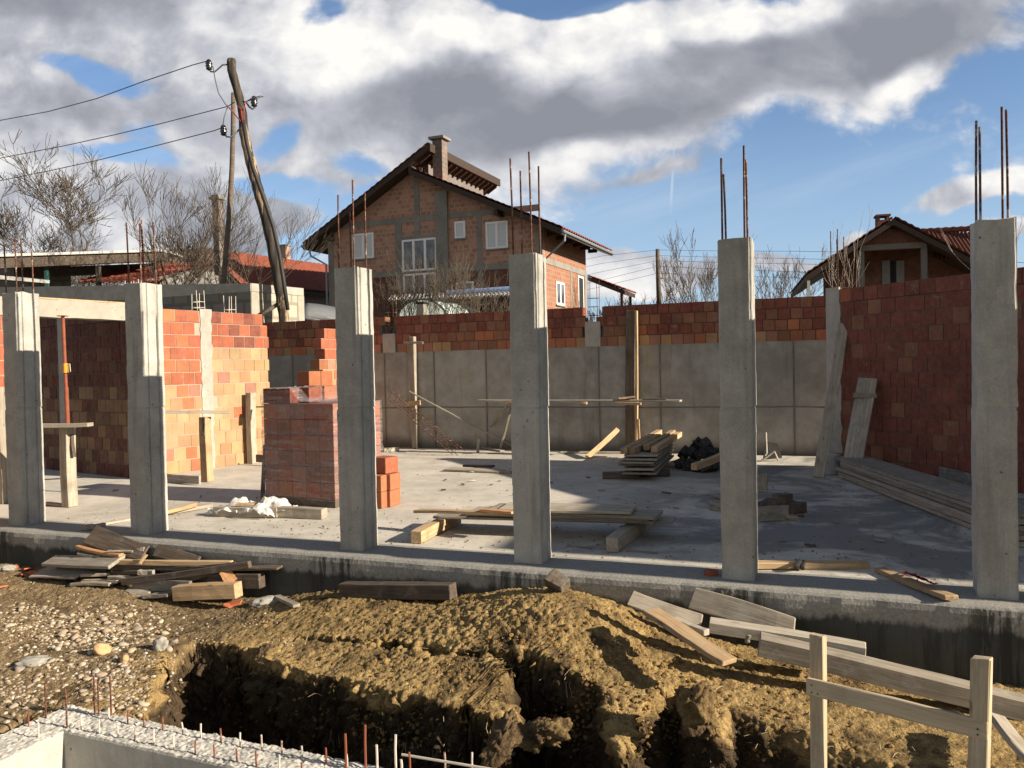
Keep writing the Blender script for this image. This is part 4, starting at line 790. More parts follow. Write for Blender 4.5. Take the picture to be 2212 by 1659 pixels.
clod(1165, 1585, 5.0, .14, 4, (.55, .6, 1.25), 'big brown chunk of soil standing in the trench gap'); clod(572, 1432, 6.45, .13, 7, (1.0, .7, .8), 'ochre soil chunk hanging below the trench rim at left'); clod(1505, 1540, 4.95, .17, 9, (.6, .6, 1.2), 'crumbly ochre soil chunk sticking out at the right end of the trench'); clod(1085, 1600, 4.75, .13, 18, (.5, .5, 1.3), 'dark soil chunk left of the trench gap')
for x, y in ((30, 1228), (70, 1241), (92, 1236), (50, 1245), (2, 1272), (492, 1312), (510, 1306), (110, 1240), (60, 1232)):
    p = onground(x, y); m = MB(); s_ = random.uniform(0.05, 0.11); pl_ = [Vector((math.cos(t) * s_ * random.uniform(.5, 1), math.sin(t) * s_ * 0.5, 0)) for t in (0.2, 1.5, 2.8, 4.1, 5.4)]
    m.prism(pl_, (0, 0, 0.014)); o = m.build('tile_shard', M_BRKP); o.location = p + ZZ * 0.012; o.rotation_euler = (random.uniform(-.4, .4), random.uniform(-.4, .4), random.uniform(0, 6)); tag(o, 'broken red tile shard lying on the soil near the beam', 'tile shard', 'broken red tile shards')
# ================================================================ BACKGROUND: house, trees, poles, sheds
def tube_pts(a, b, n=6, sag=0.0):
    a, b = Vector(a), Vector(b); return [a.lerp(b, i / n) - ZZ * (sag * 4 * (i / n) * (1 - i / n)) for i in range(n + 1)]
# ---- main house
OH = Vector((1.45, 36.5, 0)); VR = -0.75
def H(u, v, z): return OH + UU * u + VV * v + ZZ * z
def hp(x, y, v=0.0):
    p = pl(x, y, OH + VV * v, VV); return (p - OH).dot(UU), p.z
def sp(x, y, u=0.0):               # on a plane of constant u: gives (v, z)
    p = pl(x, y, OH + UU * u, UU); return (p - OH).dot(VV), p.z
hz = lambda px, py: (633.6 + px * .33855, 259.2 + py * .33855)
eaveL, ridge = hp(*hz(60, 795), VR), hp(*hz(865, 150), VR)
cl0, eaveR = hp(*hz(735, 310), VR), hp(*hz(1712, 692), VR)
VB = sp(*hz(2035, 830), eaveR[0])[0]
uL = hp(*hz(222, 850))[0]
house = empty('brick_house', H(uL / 2, 0, 1.9), 0, 'large unfinished brick house with split roof and white windows behind the wall', 'house')
def part(name, mt, fn, par=house, **k):
    m = MB(); fn(m); return m.build(name, mt, par, **k)
def slopeL(u): t = (u - eaveL[0]) / (ridge[0] - eaveL[0]); return eaveL[1] + t * (ridge[1] - eaveL[1])
def slopeR(u): t = (u - cl0[0]) / (eaveR[0] - cl0[0]); return cl0[1] + t * (eaveR[1] - cl0[1])
TK = 0.24
uc = cl0[0] + 0.15
def wallf(m):
    pts = [H(uL, 0, 1.9), H(0, 0, 1.9), H(0, 0, slopeR(0) - TK), H(uc, 0, slopeR(uc) - TK), H(uc, 0, slopeL(uc) - TK), H(uL, 0, slopeL(uL) - TK)]
    m.prism(pts, VV * 0.3)
fw = part('front_wall', M_HB, wallf)
vB = VB - 0.9
def sidef(m): m.prism([H(0, 0.3, 1.9), H(0, vB, 1.9), H(0, vB, slopeR(0) - TK), H(0, 0.3, slopeR(0) - TK)], -UU * 0.3)
part('side_wall', M_HB3, sidef)
part('back_wall', M_HB, lambda m: m.prism([H(uL, vB - 0.3, 1.9), H(-0.3, vB - 0.3, 1.9), H(-0.3, vB - 0.3, slopeR(-0.3) - TK), H(uc, vB - .3, slopeR(uc) - TK), H(uc, vB - .3, slopeL(uc) - TK), H(uL, vB - .3, slopeL(uL) - TK)], VV * 0.3))
part('side_wall', M_HB, lambda m: m.prism([H(uL + .3, 0.3, 1.9), H(uL + .3, vB - .3, 1.9), H(uL + .3, vB - .3, slopeL(uL) - TK), H(uL + .3, 0.3, slopeL(uL) - TK)], -UU * 0.3))
part('ground_floor_facing', M_HB2, lambda m: m.bl(uL + 0.35, -0.35, -0.012, 0.1, 1.9, hp(*hz(400, 1000))[1] - 0.1, OH))
part('ground_floor_facing', M_HB3, lambda m: m.bl(-0.1, 0.012, 0.4, vB - 0.4, 1.9, sp(*hz(1750, 950))[1] - 0.1, OH))
# concrete frame
z1 = hp(*hz(560, 985))[1]; z2 = hp(*hz(600, 650))[1]; zs1 = sp(*hz(1750, 940))[1]
def frame(m):
    m.bl(uL, 0, -0.03, 0.15, z1 - 0.14, z1 + 0.12, OH); m.bl(uL + .1, -0.1, -0.026, 0.15, z2 - 0.13, z2 + 0.13, OH)
    for px, w in ((240, .3), (675, .34), (795, .28), (1190, .24), (1590, .3)):
        u = hp(*hz(px, 850))[0]; u = max(uL + w / 2, min(-w / 2, u)); top = slopeL(u) - TK - .1 if u < uc else slopeR(u) - TK - 0.1
        m.bl(u - w / 2, u + w / 2, -0.022, 0.14, (hp(*hz(px, 745))[1] if px == 795 else 1.9), top if px in (795, 240, 1590) else z2, OH)
    u = hp(*hz(810, 700))[0]; m.bl(u - 1.2, u + 1.2, -0.034, 0.14, hp(*hz(810, 765))[1] + .0, hp(*hz(810, 745))[1] + .06, OH)
part('concrete_frame', M_HOUSEC, frame)
part('concrete_frame', M_HOUSEC, lambda m: (m.bl(-0.1, 0.03, 0.0, vB, zs1 - 0.15, zs1 + 0.12, OH), m.bl(-0.1, 0.026, vB - 0.35, vB, 1.9, zs1, OH), m.bl(-0.1, 0.026, 3.9, 4.15, 1.9, zs1, OH)))
# roofs
def slab(m, p, q, v0, v1, tk):
    (u0, za), (u1, zb) = p, q; m.prism([H(u0, v0, za), H(u1, v0, zb), H(u1, v0, zb - tk), H(u0, v0, za - tk)], VV * (v1 - v0))
rl = part('left_roof', M_SOFF, lambda m: slab(m, eaveL, ridge, VR, VB, TK)); rr = part('right_roof', M_SOFF, lambda m: slab(m, cl0, eaveR, VR, VB, TK))
def tiles(name, mt, par, A, B, Cc, nrow, ncol, lift=0.05, amp=0.035):
    """curved tile sheet over A (low left), B (low right), Cc (top left)"""
    A, B, Cc = Vector(A), Vector(B), Vector(Cc); n = (B - A).cross(Cc - A).normalized(); n = n if n.z > 0 else -n; R = []
    for i in range(nrow * 2 + 1):
        row = []; s = i / (nrow * 2); st = (i % 2) * 0.03
        for j in range(ncol * 4 + 1):
            c = j / (ncol * 4); row.append(A + (B - A) * c + (Cc - A) * s + n * (lift + st + amp * math.cos(2 * math.pi * c * ncol)))
        R.append(row)
    m = MB(); m.grid(R); return m.build(name, mt, par, smooth=True)
tiles('roof_tiles', M_TILE, rl, H(eaveL[0], VR, eaveL[1]), H(eaveL[0], VB, eaveL[1]), H(ridge[0], VR, ridge[1]), 22, 24); tiles('roof_tiles', M_TILE, rr, H(eaveR[0], VB, eaveR[1]), H(eaveR[0], VR, eaveR[1]), H(cl0[0], VB, cl0[1]), 26, 24)
part('clerestory_wall', M_DARKC, lambda m: m.prism([H(uc + .3, 0.35, slopeR(uc + .3)), H(uc + .3, VB - .8, slopeR(uc + .3)), H(uc + .3, VB - .8, slopeL(uc + .3) - TK), H(uc + .3, .35, slopeL(uc + .3) - TK)], -UU * 0.25))
def rafters(m):
    for k in range(15):
        v = VR + 0.25 + (VB - VR - 0.5) * k / 14; u0, u1 = uc + .3, ridge[0] - 0.1
        m.prism([H(u0, v, slopeL(u0) - TK), H(u1, v, slopeL(u1) - TK), H(u1, v, slopeL(u1) - TK - .14), H(u0, v, slopeL(u0) - TK - .16)], VV * 0.1)
part('rafters', M_SOFF, rafters, rl)
part('ridge_fascia', M_SOFF, lambda m: m.bl(ridge[0] - 0.02, ridge[0] + 0.06, VR, VB, ridge[1] - 0.35, ridge[1] + 0.02, OH), rl)
for k in range(6): part('purlin', M_SOFF, lambda m: m.bl(0.03, 0.5, 0.6 + k * 1.25, 0.72 + k * 1.25, slopeR(0.3) - TK - 0.2, slopeR(0.3) - TK - 0.02, OH))
for u in (uL + .3, uc - .1, -1.9): part('purlin', M_SOFF, lambda m: m.bl(u - .09, u + .09, VR + .05, 0, (slopeL(u) if u <= uc else slopeR(u)) - TK - 0.3, (slopeL(u) if u <= uc else slopeR(u)) - TK - 0.05, OH))
def gut(m):
    m.tube([H(eaveL[0] - .03, VR, eaveL[1] - .1), H(eaveL[0] - .03, VB, eaveL[1] - .1)], 0.075, 8); m.tube([H(eaveL[0] + .1, -.35, eaveL[1] - .15), H(eaveL[0] + .12, -.3, eaveL[1] - .5), H(uL - .06, -.1, eaveL[1] - .95), H(uL - .06, -.1, 1.9)], 0.05, 6)
def gut2(m):
    m.tube([H(eaveR[0] + .03, VR, eaveR[1] - .1), H(eaveR[0] + .03, VB, eaveR[1] - .1)], 0.075, 8); m.tube([H(eaveR[0] - .0, -.3, eaveR[1] - .15), H(eaveR[0] - .02, -.3, eaveR[1] - .45), H(.07, .1, eaveR[1] - 1.15), H(.07, .1, 1.9)], 0.05, 6)
part('gutter', M_GUT, gut); part('gutter', M_GUT, gut2)
cu0, cu1 = hp(*hz(915, 700))[0], hp(*hz(990, 700))[0]; zt = hp(*hz(950, 128))[1]
ch = part('chimney', M_CHIM, lambda m: m.bl(cu0, cu1 - .12, -.25, 0.3, slopeR(cu0) - 0.3, zt, OH)); part('cap', M_HOUSEC, lambda m: (m.bl(cu0 - .14, cu1 + .02, -.38, .43, zt + 0.01, zt + .12, OH), m.bl(cu0 + .1, cu1 - .22, -.1, .15, zt + .121, zt + .2, OH)), ch)
part('chimney_shaft', M_HOUSEC, lambda m: m.bl(cu0, cu1, -0.13, 0.1, 1.9, slopeR(cu0) - TK - 0.35, OH))
def window(u0, u1, zl, zh, sash=2, mt=M_GLASS, side=False, arch=False, par=house):
    X, Y, O = (UU, VV, OH) if not side else (VV, -UU, OH)
    fr_ = MB(); d0, d1 = -0.05, 0.06
    for a, b, c, d in ((u0, u1, zl, zl + .09), (u0, u1, zh - .09, zh), (u0, u0 + .09, zl + .09, zh - .09), (u1 - .09, u1, zl + .09, zh - .09)): fr_.bl(a, b, d0, d1, c, d, O, X, Y)
    for k in range(1, sash):
        q = u0 + (u1 - u0) * k / sash; fr_.bl(q - .06, q + .06, d0 - 0.003, d1, zl + .09, zh - .09, O, X, Y)
    f = fr_.build('window', M_PVC, par)
    p = MB(); p.bl(u0 + .09, u1 - .09, -0.02, 0.02, zl + .09, zh - .09, O, X, Y); p.build('pane', mt, f)
    s = MB(); s.bl(u0 - .05, u1 + .05, -.10, -.04, zl - .06, zl - .005, O, X, Y); s.build('sill', M_HOUSEC, f); return f
def wpx(x0, x1, y0, y1, **k):
    u0, zh = hp(*hz(x0, y0)); u1, zl = hp(*hz(x1, y1)); window(u0, u1, zl, zh, **k)
wpx(378, 517, 730, 880, mt=M_SHUT); wpx(695, 920, 768, 955, sash=3); wpx(702, 915, 985, 1140, sash=3); wpx(1030, 1100, 650, 752, sash=1, mt=M_SHUT); wpx(1228, 1372, 654, 815, mt=M_SHUT); wpx(1040, 1155, 1035, 1125)
v0, zh = sp(*hz(1672, 1028)); v1, zl = sp(*hz(1728, 1187)); window(v0, v1, zl, zh, side=True)
v0, zh = sp(*hz(1812, 992)); v1, zl = sp(*hz(1850, 1187)); window(v0, v1, 1.95, zh, sash=1, mt=M_DBLUE, side=True)
# porch roof on the far side and starter bars
pr = empty('porch_roof', H(0.5, vB - 0.5, 1.9), 0, 'small red tiled porch roof beside the brick house', 'porch')
a = sp(1272, 600, 0.2); zp = a[1]
m = MB(); m.prism([H(0.05, vB + .05, zp + .1), H(2.0, vB + .05, zp - .75), H(2.0, vB + .05, zp - .95), H(0.05, vB + .05, zp - .1)], VV * 2.2); m.build('roof', M_SOFF, pr)
tiles('roof_tiles', M_TILE, pr, H(2.05, vB + 2.3, zp - .75), H(2.05, vB + .05, zp - .75), H(0.02, vB + 2.3, zp + .1), 8, 9)
m = MB(); m.bl(1.75, 1.87, vB + .1, vB + .22, 1.9, zp - .8, OH); m.bl(1.75, 1.87, vB + 1.9, vB + 2.02, 1.9, zp - .8, OH); m.build('post', M_SOFF, pr)
# ---- bare trees
def grow(tr, cr, base, dirv, ln, r, depth, rnd, spread, up, tw=0.006, split=3, first=True, droop=0.0):
    p = Vector(base); d = Vector(dirv).normalized(); n = 4; pts = [p.copy()]; rad = [r]
    for i in range(n):
        d = (d + Vector((rnd.gauss(0, .13), rnd.gauss(0, .13), rnd.gauss(0, .06) + up * .12))).normalized(); p = p + d * ln / n; pts.append(p.copy()); rad.append(max(tw * .7, r * (1 - .42 * (i + 1) / n)))
    (tr if first else cr).tube(pts, rad, 6 if r > .03 else (4 if r > .012 else 3), False)
    if depth <= 0: return
    k = split + (1 if rnd.random() < .4 else 0)
    for i in range(k):
        j = rnd.choice((2, 3, 4, 4)) if not first else rnd.choice((3, 4, 4)); q = pts[j]
        ax = Vector((rnd.gauss(0, 1), rnd.gauss(0, 1), rnd.gauss(0, .45))).normalized(); nd = (d + ax * spread * rnd.uniform(.6, 1.2) + ZZ * up * .35).normalized()
        grow(tr, cr, q, nd, ln * rnd.uniform(.58, .85), max(tw * .8, rad[j] * rnd.uniform(.5, .72)), depth - 1, rnd, spread, up, tw, split, False)
def tree(name, label, base, h, r, depth, seed, spread=0.75, up=0.35, stems=1, lean=(0, 0, 1), split=3, tw=0.007, mt=None, cat='tree', fan=0.3, group=None, first_ln=0.34):
    rnd = random.Random(seed); root = empty(name, base, 0, label, cat, group); t, c = MB(), MB()
    for s in range(stems):
        d = Vector(lean) + Vector((rnd.gauss(0, fan), rnd.gauss(0, fan), 0)) * (1 if stems > 1 else 0)
        grow(t, c, Vector(base) + Vector((rnd.gauss(0, .12), rnd.gauss(0, .12), 0)) * (stems > 1), d, h * first_ln * rnd.uniform(.8, 1.15), r, depth, rnd, spread, up, tw, split)
    t.build('trunk', mt or M_BARK, root, True); c.build('crown', mt or M_TWIG, root, True); return root
def gp(x, Y, z=1.9): p = at(x, 600, Y); return Vector((p.x, p.y, z))
tree('bare_tree', 'big spreading bare tree with rounded crown at the left behind the shed', gp(140, 30), 9.5, .17, 6, 3, .8, .28, 1, split=3, tw=.012, first_ln=.30)
tree('bare_tree', 'bare tree crown cut by the left edge of the photo', gp(-40, 29), 8.0, .14, 5, 11, .8, .25, 1, tw=.012, first_ln=.34)
tree('bare_tree', 'dark spiky bare fruit tree in front of the low orange roof', gp(350, 25.5), 5.6, .10, 5, 21, .6, .4, 2, fan=.35, tw=.009, split=3, first_ln=.33, mt=M_BARK)
tree('bare_tree', 'bare tree with pale twigs between the tall chimney and the leaning pole', gp(505, 27.5), 5.6, .06, 4, 33, .55, .5, 3, fan=.3, tw=.007, first_ln=.36)
tree('bare_tree', 'bare tree just left of the tall chimney', gp(415, 31), 5.6, .07, 4, 34, .6, .4, 2, fan=.3, tw=.008, first_ln=.33)
tree('bare_tree', 'low tangled bare tree behind the shed roof at left', gp(215, 34), 5.6, .1, 5, 41, .85, .25, 3, fan=.5, tw=.01)
tree('bare_tree', 'tangled bare thicket behind the shed near the left edge', gp(40, 34), 5.8, .1, 5, 43, .85, .25, 3, fan=.5, tw=.01)
tree('bare_tree', 'bare brushwood seen through the gap under the shed roof', gp(150, 28), 3.0, .06, 5, 47, .9, .15, 4, fan=.6, tw=.008)
for x, Y, h, sd_, lb in ((850, 22.5, 2.0, 51, 'leftmost bare shrub before the house, over the arched tunnel'), (905, 22, 2.5, 52, 'bare multi-stem shrub before the triple window of the house'), (955, 22.5, 2.2, 53, 'bare shrub with upright pale stems before the chimney shaft'), (1005, 22, 2.7, 54, 'tall bare shrub before the small lower window'), (1045, 22.5, 1.9, 55, 'bare shrub nearest the column, before the white corrugated roof')):
    tree('bare_shrub', lb, gp(x, Y), h * 1.15, .02, 3, sd_, .45, .5, 8, fan=.3, tw=.0055, split=3, cat='shrub', group='bare shrubs in front of the house', first_ln=.36)
tree('bare_tree', 'tall bare multi-stem tree left of the rebars at right centre', gp(1512, 40), 5.6, .07, 5, 61, .42, .6, 6, fan=.28, tw=.011, split=2, first_ln=.36)
tree('bare_tree', 'bare bushy tree half hidden by the concrete column, below the rebars', gp(1545, 42), 5.6, .06, 5, 62, .5, .55, 6, fan=.3, tw=.011, split=2)
tree('bare_tree', 'rounded bare tree between the column and the right house', gp(1685, 46), 5.4, .07, 5, 63, .5, .5, 8, fan=.35, tw=.012, split=2)
tree('bare_tree', 'small bare tree right of the porch roof', gp(1320, 44), 4.4, .06, 4, 64, .6, .4, 3, fan=.35, tw=.011)
tree('bare_tree', 'low bare scrub beside the far telephone pole', gp(1410, 44), 4.2, .05, 4, 65, .55, .45, 5, fan=.4, tw=.011)
tree('sapling', 'pale thin sapling rising behind the right wall in front of the gabled house', gp(1825, 16.5, 1.2), 2.7, .014, 3, 71, .35, .7, 3, fan=.16, tw=.004, mt=M_SAP, split=2, first_ln=.5)
tree('sapling', 'knobbly pale sapling branches next to the tallest column', gp(2068, 15.5, 1.2), 2.1, .02, 4, 72, .6, .4, 3, fan=.25, tw=.004, mt=M_SAP, split=2)
tree('sapling', 'thin sapling tips beyond the tallest column at the right edge', gp(2195, 15, 1.2), 2.6, .025, 3, 73, .35, .7, 3, fan=.15, tw=.004, mt=M_SAP, split=2, first_ln=.5)
# ---- leaning utility pole with brace, insulators and lines
zo = lambda x, y: (x * .34717, 86.4 + y * .34717)
PY = 20.3
pole = empty('utility_pole', Vector((at(*zo(1760, 1640), PY).x, PY, 1.9)), 0, 'crooked split wooden utility pole leaning over the block wall, with brace', 'utility pole')
m = MB(); path = [(1440, 118, 30), (1442, 190, 32), (1462, 260, 32), (1490, 360, 29), (1512, 470, 30), (1518, 580, 33), (1550, 720, 36), (1595, 890, 38), (1650, 1080, 42), (1690, 1260, 41), (1722, 1420, 40), (1745, 1560, 40), (1765, 1700, 40), (1772, 1790, 40)]
fine = []
for (x0, y0, w0), (x1, y1, w1) in zip(path[:-1], path[1:]):
    for k in range(4): t = k / 4; fine.append((x0 + (x1 - x0) * t, y0 + (y1 - y0) * t, w0 + (w1 - w0) * t))
fine.append(path[-1])
pts = [at(*zo(x, y), PY) for x, y, w_ in fine]; m.tube(pts, [w_ * .34717 / FPX * PY * .86 * random.uniform(.92, 1.08) for x, y, w_ in fine], 9); m.build('trunk', M_POLE, pole, True)
m = MB(); m.tube([at(*zo(x, y), PY + .5) for x, y in ((1452, 330), (1450, 560), (1443, 800), (1425, 1100), (1405, 1330), (1385, 1560), (1378, 1700))], [.055, .06, .064, .066, .068, .07, .07], 8); m.build('brace_pole', M_WDARK, pole, True)
m = MB(); m.tube([at(*zo(x, y), PY - .28) for x, y in ((1512, 500), (1535, 640), (1575, 800), (1640, 980), (1700, 1160), (1738, 1330), (1765, 1500), (1790, 1680))], .05, 6); m.build('service_cable', M_BLACK, pole, True); m = MB(); m.tube([at(*zo(1735, 1640), PY - .1), at(*zo(1610, 1720), PY - .4)], .05, 6); m.build('stay_strut', M_WDARK, pole, True)
def insul(x, y, hook, hm):
    p = at(*zo(x, y), PY - .05); t = MB(); hts = [(-.13, .035), (-.10, .075), (-.07, .06), (-.03, .088), (.0, .06), (.03, .088), (.07, .065), (.11, .055), (.135, .02)]
    t.tube([p + ZZ * z for z, r in hts], [r for z, r in hts], 10); i = t.build('insulator', M_CERAM, pole, True); t = MB(); t.tube([at(*zo(a, b), PY - .05) for a, b in hook], .022, 6); t.build('hook', hm, i, True)
insul(1300, 155, ((1302, 180), (1310, 196), (1335, 198), (1360, 178), (1385, 155), (1420, 152)), M_WIRE); insul(1390, 562, ((1395, 580), (1410, 602), (1440, 604), (1465, 580), (1490, 555)), M_GUT); insul(1581, 383, ((1584, 400), (1586, 420), (1570, 430), (1550, 415), (1530, 385), (1500, 380)), M_WIRE)
def wire(name, label, pts, r, mt, group=None, cat='power line'):
    t = MB(); t.tube(pts, r, 5); o = t.build(name, mt); return tag(o, label, cat, group)
FARP = [at(*zo(-700, 560), 30), at(*zo(-700, 880), 30), at(*zo(-700, 1040), 30)]
for (x, y), px, lb in (((1285, 132), [(1285, 132), (1200, 155), (900, 255), (600, 365), (300, 445), (0, 500), (-300, 545)], 'topmost overhead line running left from the pole head'), ((1460, 385), [(1460, 385), (1420, 412), (1000, 520), (720, 588), (400, 658), (0, 735), (-300, 785)], 'middle overhead line ending in red cable at the pole'), ((1375, 548), [(1375, 548), (1330, 565), (1000, 650), (600, 750), (300, 815), (0, 875), (-300, 930)], 'lowest overhead line running left from the lower insulator')):
    wire('power_line', lb, [at(*zo(a, b), PY - .05 + (x - a) / 900 * 3.2) for a, b in px], .012, M_WIRE, 'overhead lines from the leaning pole')
t = MB(); t.tube([at(*zo(a, b), PY - .3) for a, b in ((1325, 165), (1340, 250), (1360, 330), (1400, 395), (1440, 440), (1475, 480), (1505, 515))], .014, 5); t.tube([at(*zo(a, b), PY - .3) for a, b in ((1415, 420), (1395, 480), (1385, 545))], .012, 5); t.tube([at(*zo(a, b), PY - .3) for a, b in ((1530, 385), (1570, 360), (1620, 348), (1640, 352), (1600, 362), (1540, 380))], .012, 5); t.build('jumper_cable', M_WIRE, pole, True)
t = MB(); t.tube([at(*zo(a, b), PY - .33) for a, b in ((1415, 405), (1450, 445), (1490, 495), (1510, 510), (1500, 430), (1470, 400))], .008, 5); t.tube([at(*zo(a, b), PY - .33) for a, b in ((1530, 378), (1520, 430), (1512, 505))], .008, 5); t.build('red_cable', M_REDW, pole, True)
# ---- far telephone pole and lines at right
fp = empty('telephone_pole', gp(1422, 45), 0, 'thin dark telephone pole standing far off between house and bare trees', 'telephone pole')
m = MB(); m.tube([at(1424, 665, 45), at(1422, 600, 45), at(1420.5, 538, 45)], [.14, .13, .11], 8); m.build('shaft', M_WDARK, fp, True)
m = MB(); m.box(at(1432, 600, 45), .75, .12, .09, (1, 0, .12), None, None); m.build('lamp_arm', M_CORR, fp, True)
for k, (yl, y0, yr) in enumerate(((556, 540, 570), (572, 552, 592), (590, 563, 604), (608, 575, 630), (622, 590, 640))):
    wire('power_line', 'thin far line %s at right background' % ('highest of five on the telephone pole', 'second of five on the telephone pole', 'third of five on the telephone pole', 'fourth of five on the telephone pole', 'lowest of five on the telephone pole')[k], [at(1180, yl + 22, 52), at(1300, yl - 3, 48), at(1421, y0, 45)] + [at(1421 + (2215 - 1421) * s / 8, y0 + (yr - y0) * s / 8 - 6 + 5 * math.cos(s * .7), 45 - s * 2.0) for s in range(1, 9)], .009, M_WIRE, 'far lines on the telephone pole')
# ---- neighbour's block wall
M_BLOCK_LIT = mat('sunlit block masonry', m_hbrick(0.55, (0.40, 0.375, 0.29), (0.35, 0.325, 0.25), (0.24, 0.22, 0.18)))  # lighter copy of the block colour, with sunlight put into it
bw = empty('block_wall', at(300, 650, 19.5), 0, 'grey concrete block wall with sunlit end behind the sunlit brick wall', 'block wall')
c0 = at(541, 612, 20); c1 = at(655, 622, 21.5); cL = c0 - UU * 9.5 + ZZ * .5; ztop = c0.z; ZL = ztop + .42
def wallseg(m, p, q, z0, z1, th, zq=None):
    p = Vector((p.x, p.y, 0)); q = Vector((q.x, q.y, 0)); D = (q - p).normalized(); N = Vector((-D.y, D.x, 0)); N = N if N.dot(p) > 0 else -N
    m.prism([p + ZZ * z0, q + ZZ * z0, q + ZZ * (zq or z1), p + ZZ * z1], N * th); return D, N
m = MB(); D1, N1 = wallseg(m, c0, cL, 1.5, ztop - .2, .2, ZL - .2); m.build('long_side', M_BLOCK, bw)
m = MB(); D2, N2 = wallseg(m, c0, c1, 1.5, ztop - .2, .2); m.build('short_side', M_BLOCK_LIT, bw)
m = MB(); wallseg(m, c0 - Vector((0, .01, 0)), cL - Vector((0, .01, 0)), ztop - .195, ztop, .22, ZL); wallseg(m, c0 + D2 * .02 - N2 * .012, c1 - N2 * .012, ztop - .192, ztop + .004, .2); m.build('ring_beam', M_PIL, bw)
m = MB(); 
for s in (0.12, (c1 - c0).length - .1): p = Vector((c0.x, c0.y, 0)) + D2 * s - N2 * .012; m.prism([p - D2 * .11 + ZZ * 1.5, p + D2 * .11 + ZZ * 1.5, p + D2 * .11 + ZZ * (ztop - .2), p - D2 * .11 + ZZ * (ztop - .2)], N2 * .1)
m.build('corner_post', M_LINTEL, bw)
# ---- shed with long flat roof (left)
sh = empty('open_shed', gp(150, 25), 0, 'long low open shed with flat overhanging roof and dark beams at left', 'shed')
m = MB(); A = at(-80, 551, 24.5); B = at(352, 538, 27.5); m.prism([A, B, B - ZZ * .08, A - ZZ * .08], Vector((-.6, 3.2, .25))); m.build('roof_sheet', M_CORR, sh)
m = MB(); m.prism([A + Vector((.03, .12, -.085)), B + Vector((.03, .12, -.085)), B + Vector((.03, .12, -.36)), A + Vector((.03, .12, -.42))], (-.02, .2, 0)); m.prism([A + Vector((0, 2.5, -.1)), B + Vector((0, 2.5, -.1)), B + Vector((0, 2.5, -.4)), A + Vector((0, 2.5, -.4))], (0, .2, 0)); m.build('beam', M_WDARK, sh)
for x, w_ in ((-20, .3), (101, .10), (213, .12), (335, .12)):
    p = gp(x, 26 if x < 120 else 26.6, 1.9); m = MB(); m.box(p + ZZ * 1.6, w_, w_, 3.4); m.build('post', M_GREEN if x == 101 else M_WDARK, sh)
m = MB(); wallseg(m, at(-70, 580, 27.6), at(150, 580, 28.4), 1.9, at(60, 566, 27.6).z, .2); m.build('back_wall', M_BLOCK, sh)
m = MB(); m.prism([at(-60, 590, 24.8), at(105, 606, 25.4), at(105, 612, 25.4), at(-60, 598, 24.8)], (0, .06, .02)); m.build('rail', M_CORR, sh)
# ---- tiled houses at left
lh = empty('low_house', gp(330, 28), 0, 'low house with orange tiled roof seen behind the dark fruit tree', 'house')
a, b, c = at(174, 611, 27.0), at(330, 611, 26.0), at(360, 580, 29.5)
tiles('roof_tiles', M_TILE, lh, at(170, 613, 27), at(345, 613, 25.2), at(300, 575, 30), 9, 14); m = MB(); A, B = at(300, 608, 25.4), at(415, 583, 26.4); m.prism([A, B, B - ZZ * .22, A - ZZ * .22], (0, .1, 0)); m.prism([at(345, 600, 25.6), at(450, 600, 26.6), Vector((at(450, 600, 26.6).x, 26.6, 1.9)), Vector((at(345, 600, 25.6).x, 25.6, 1.9))], (0, .2, 0)); m.build('gable_wall', M_HOUSEC, lh)
oh = empty('tiled_house', gp(560, 46), 0, 'house with long orange tiled roof and small chimney behind the leaning pole', 'house')
R1, R2 = at(436, 536, 42.0), at(705, 573, 50.0); off = Vector((2.2, -1.18, -1.95)); off2 = Vector((-2.3, 1.22, -1.85))
tiles('roof_tiles', M_TILE, oh, R1 + off, R2 + off, R1, 16, 26, .05, .03); tiles('roof_tiles', M_TILEO, oh, R1 + off2, R2 + off2, R1, 12, 26, .05, .03)
m = MB(); m.prism([R1 + off - ZZ * .05, R2 + off - ZZ * .05, R2 + off - ZZ * .25, R1 + off - ZZ * .25], off.normalized() * -.1); m.prism([R1, R1 + off, R1 + off - ZZ * .2, R1 - ZZ * .2], (R2 - R1).normalized() * -.1); m.build('fascia', M_SOFF, oh)
m = MB(); i1 = off * .8; m.prism([R1 + i1 - ZZ * .25, R2 + i1 - ZZ * .25, Vector(((R2 + i1).x, (R2 + i1).y, 1.9)), Vector(((R1 + i1).x, (R1 + i1).y, 1.9))], off2 * .2); j = (R2 - R1).normalized() * .3
m.prism([R1 + j - ZZ * .1, R1 + i1 + j - ZZ * .2, Vector(((R1 + i1 + j).x, (R1 + i1 + j).y, 1.9)), Vector(((R1 + off2 + j).x, (R1 + off2 + j).y, 1.9)), R1 + off2 + j - ZZ * .2], j.normalized() * .2); m.build('wall', M_HOUSEC, oh)
cr_ = R1.lerp(R2, .66); cc = at(616, 549, cr_.y + .2); m = MB(); m.box(cc - ZZ * .2, .40, .40, 1.3, UU, VV); m.build('chimney', M_HB, oh); m = MB(); m.box(cc + ZZ * .48, .5, .5, .08, UU, VV); m.build('chimney_cap', M_HOUSEC, oh)
bh = empty('old_house', gp(400, 36), 0, 'house with dark brown roof and very tall grey chimney left of the leaning pole', 'house')
tiles('roof_tiles', M_TILEO, bh, at(335, 590, 33), at(470, 590, 33), at(375, 540, 36), 10, 12); m = MB(); m.box(at(400, 640, 36), 2.4, 1.5, 3.2); m.build('wall', M_HOUSEC, bh)
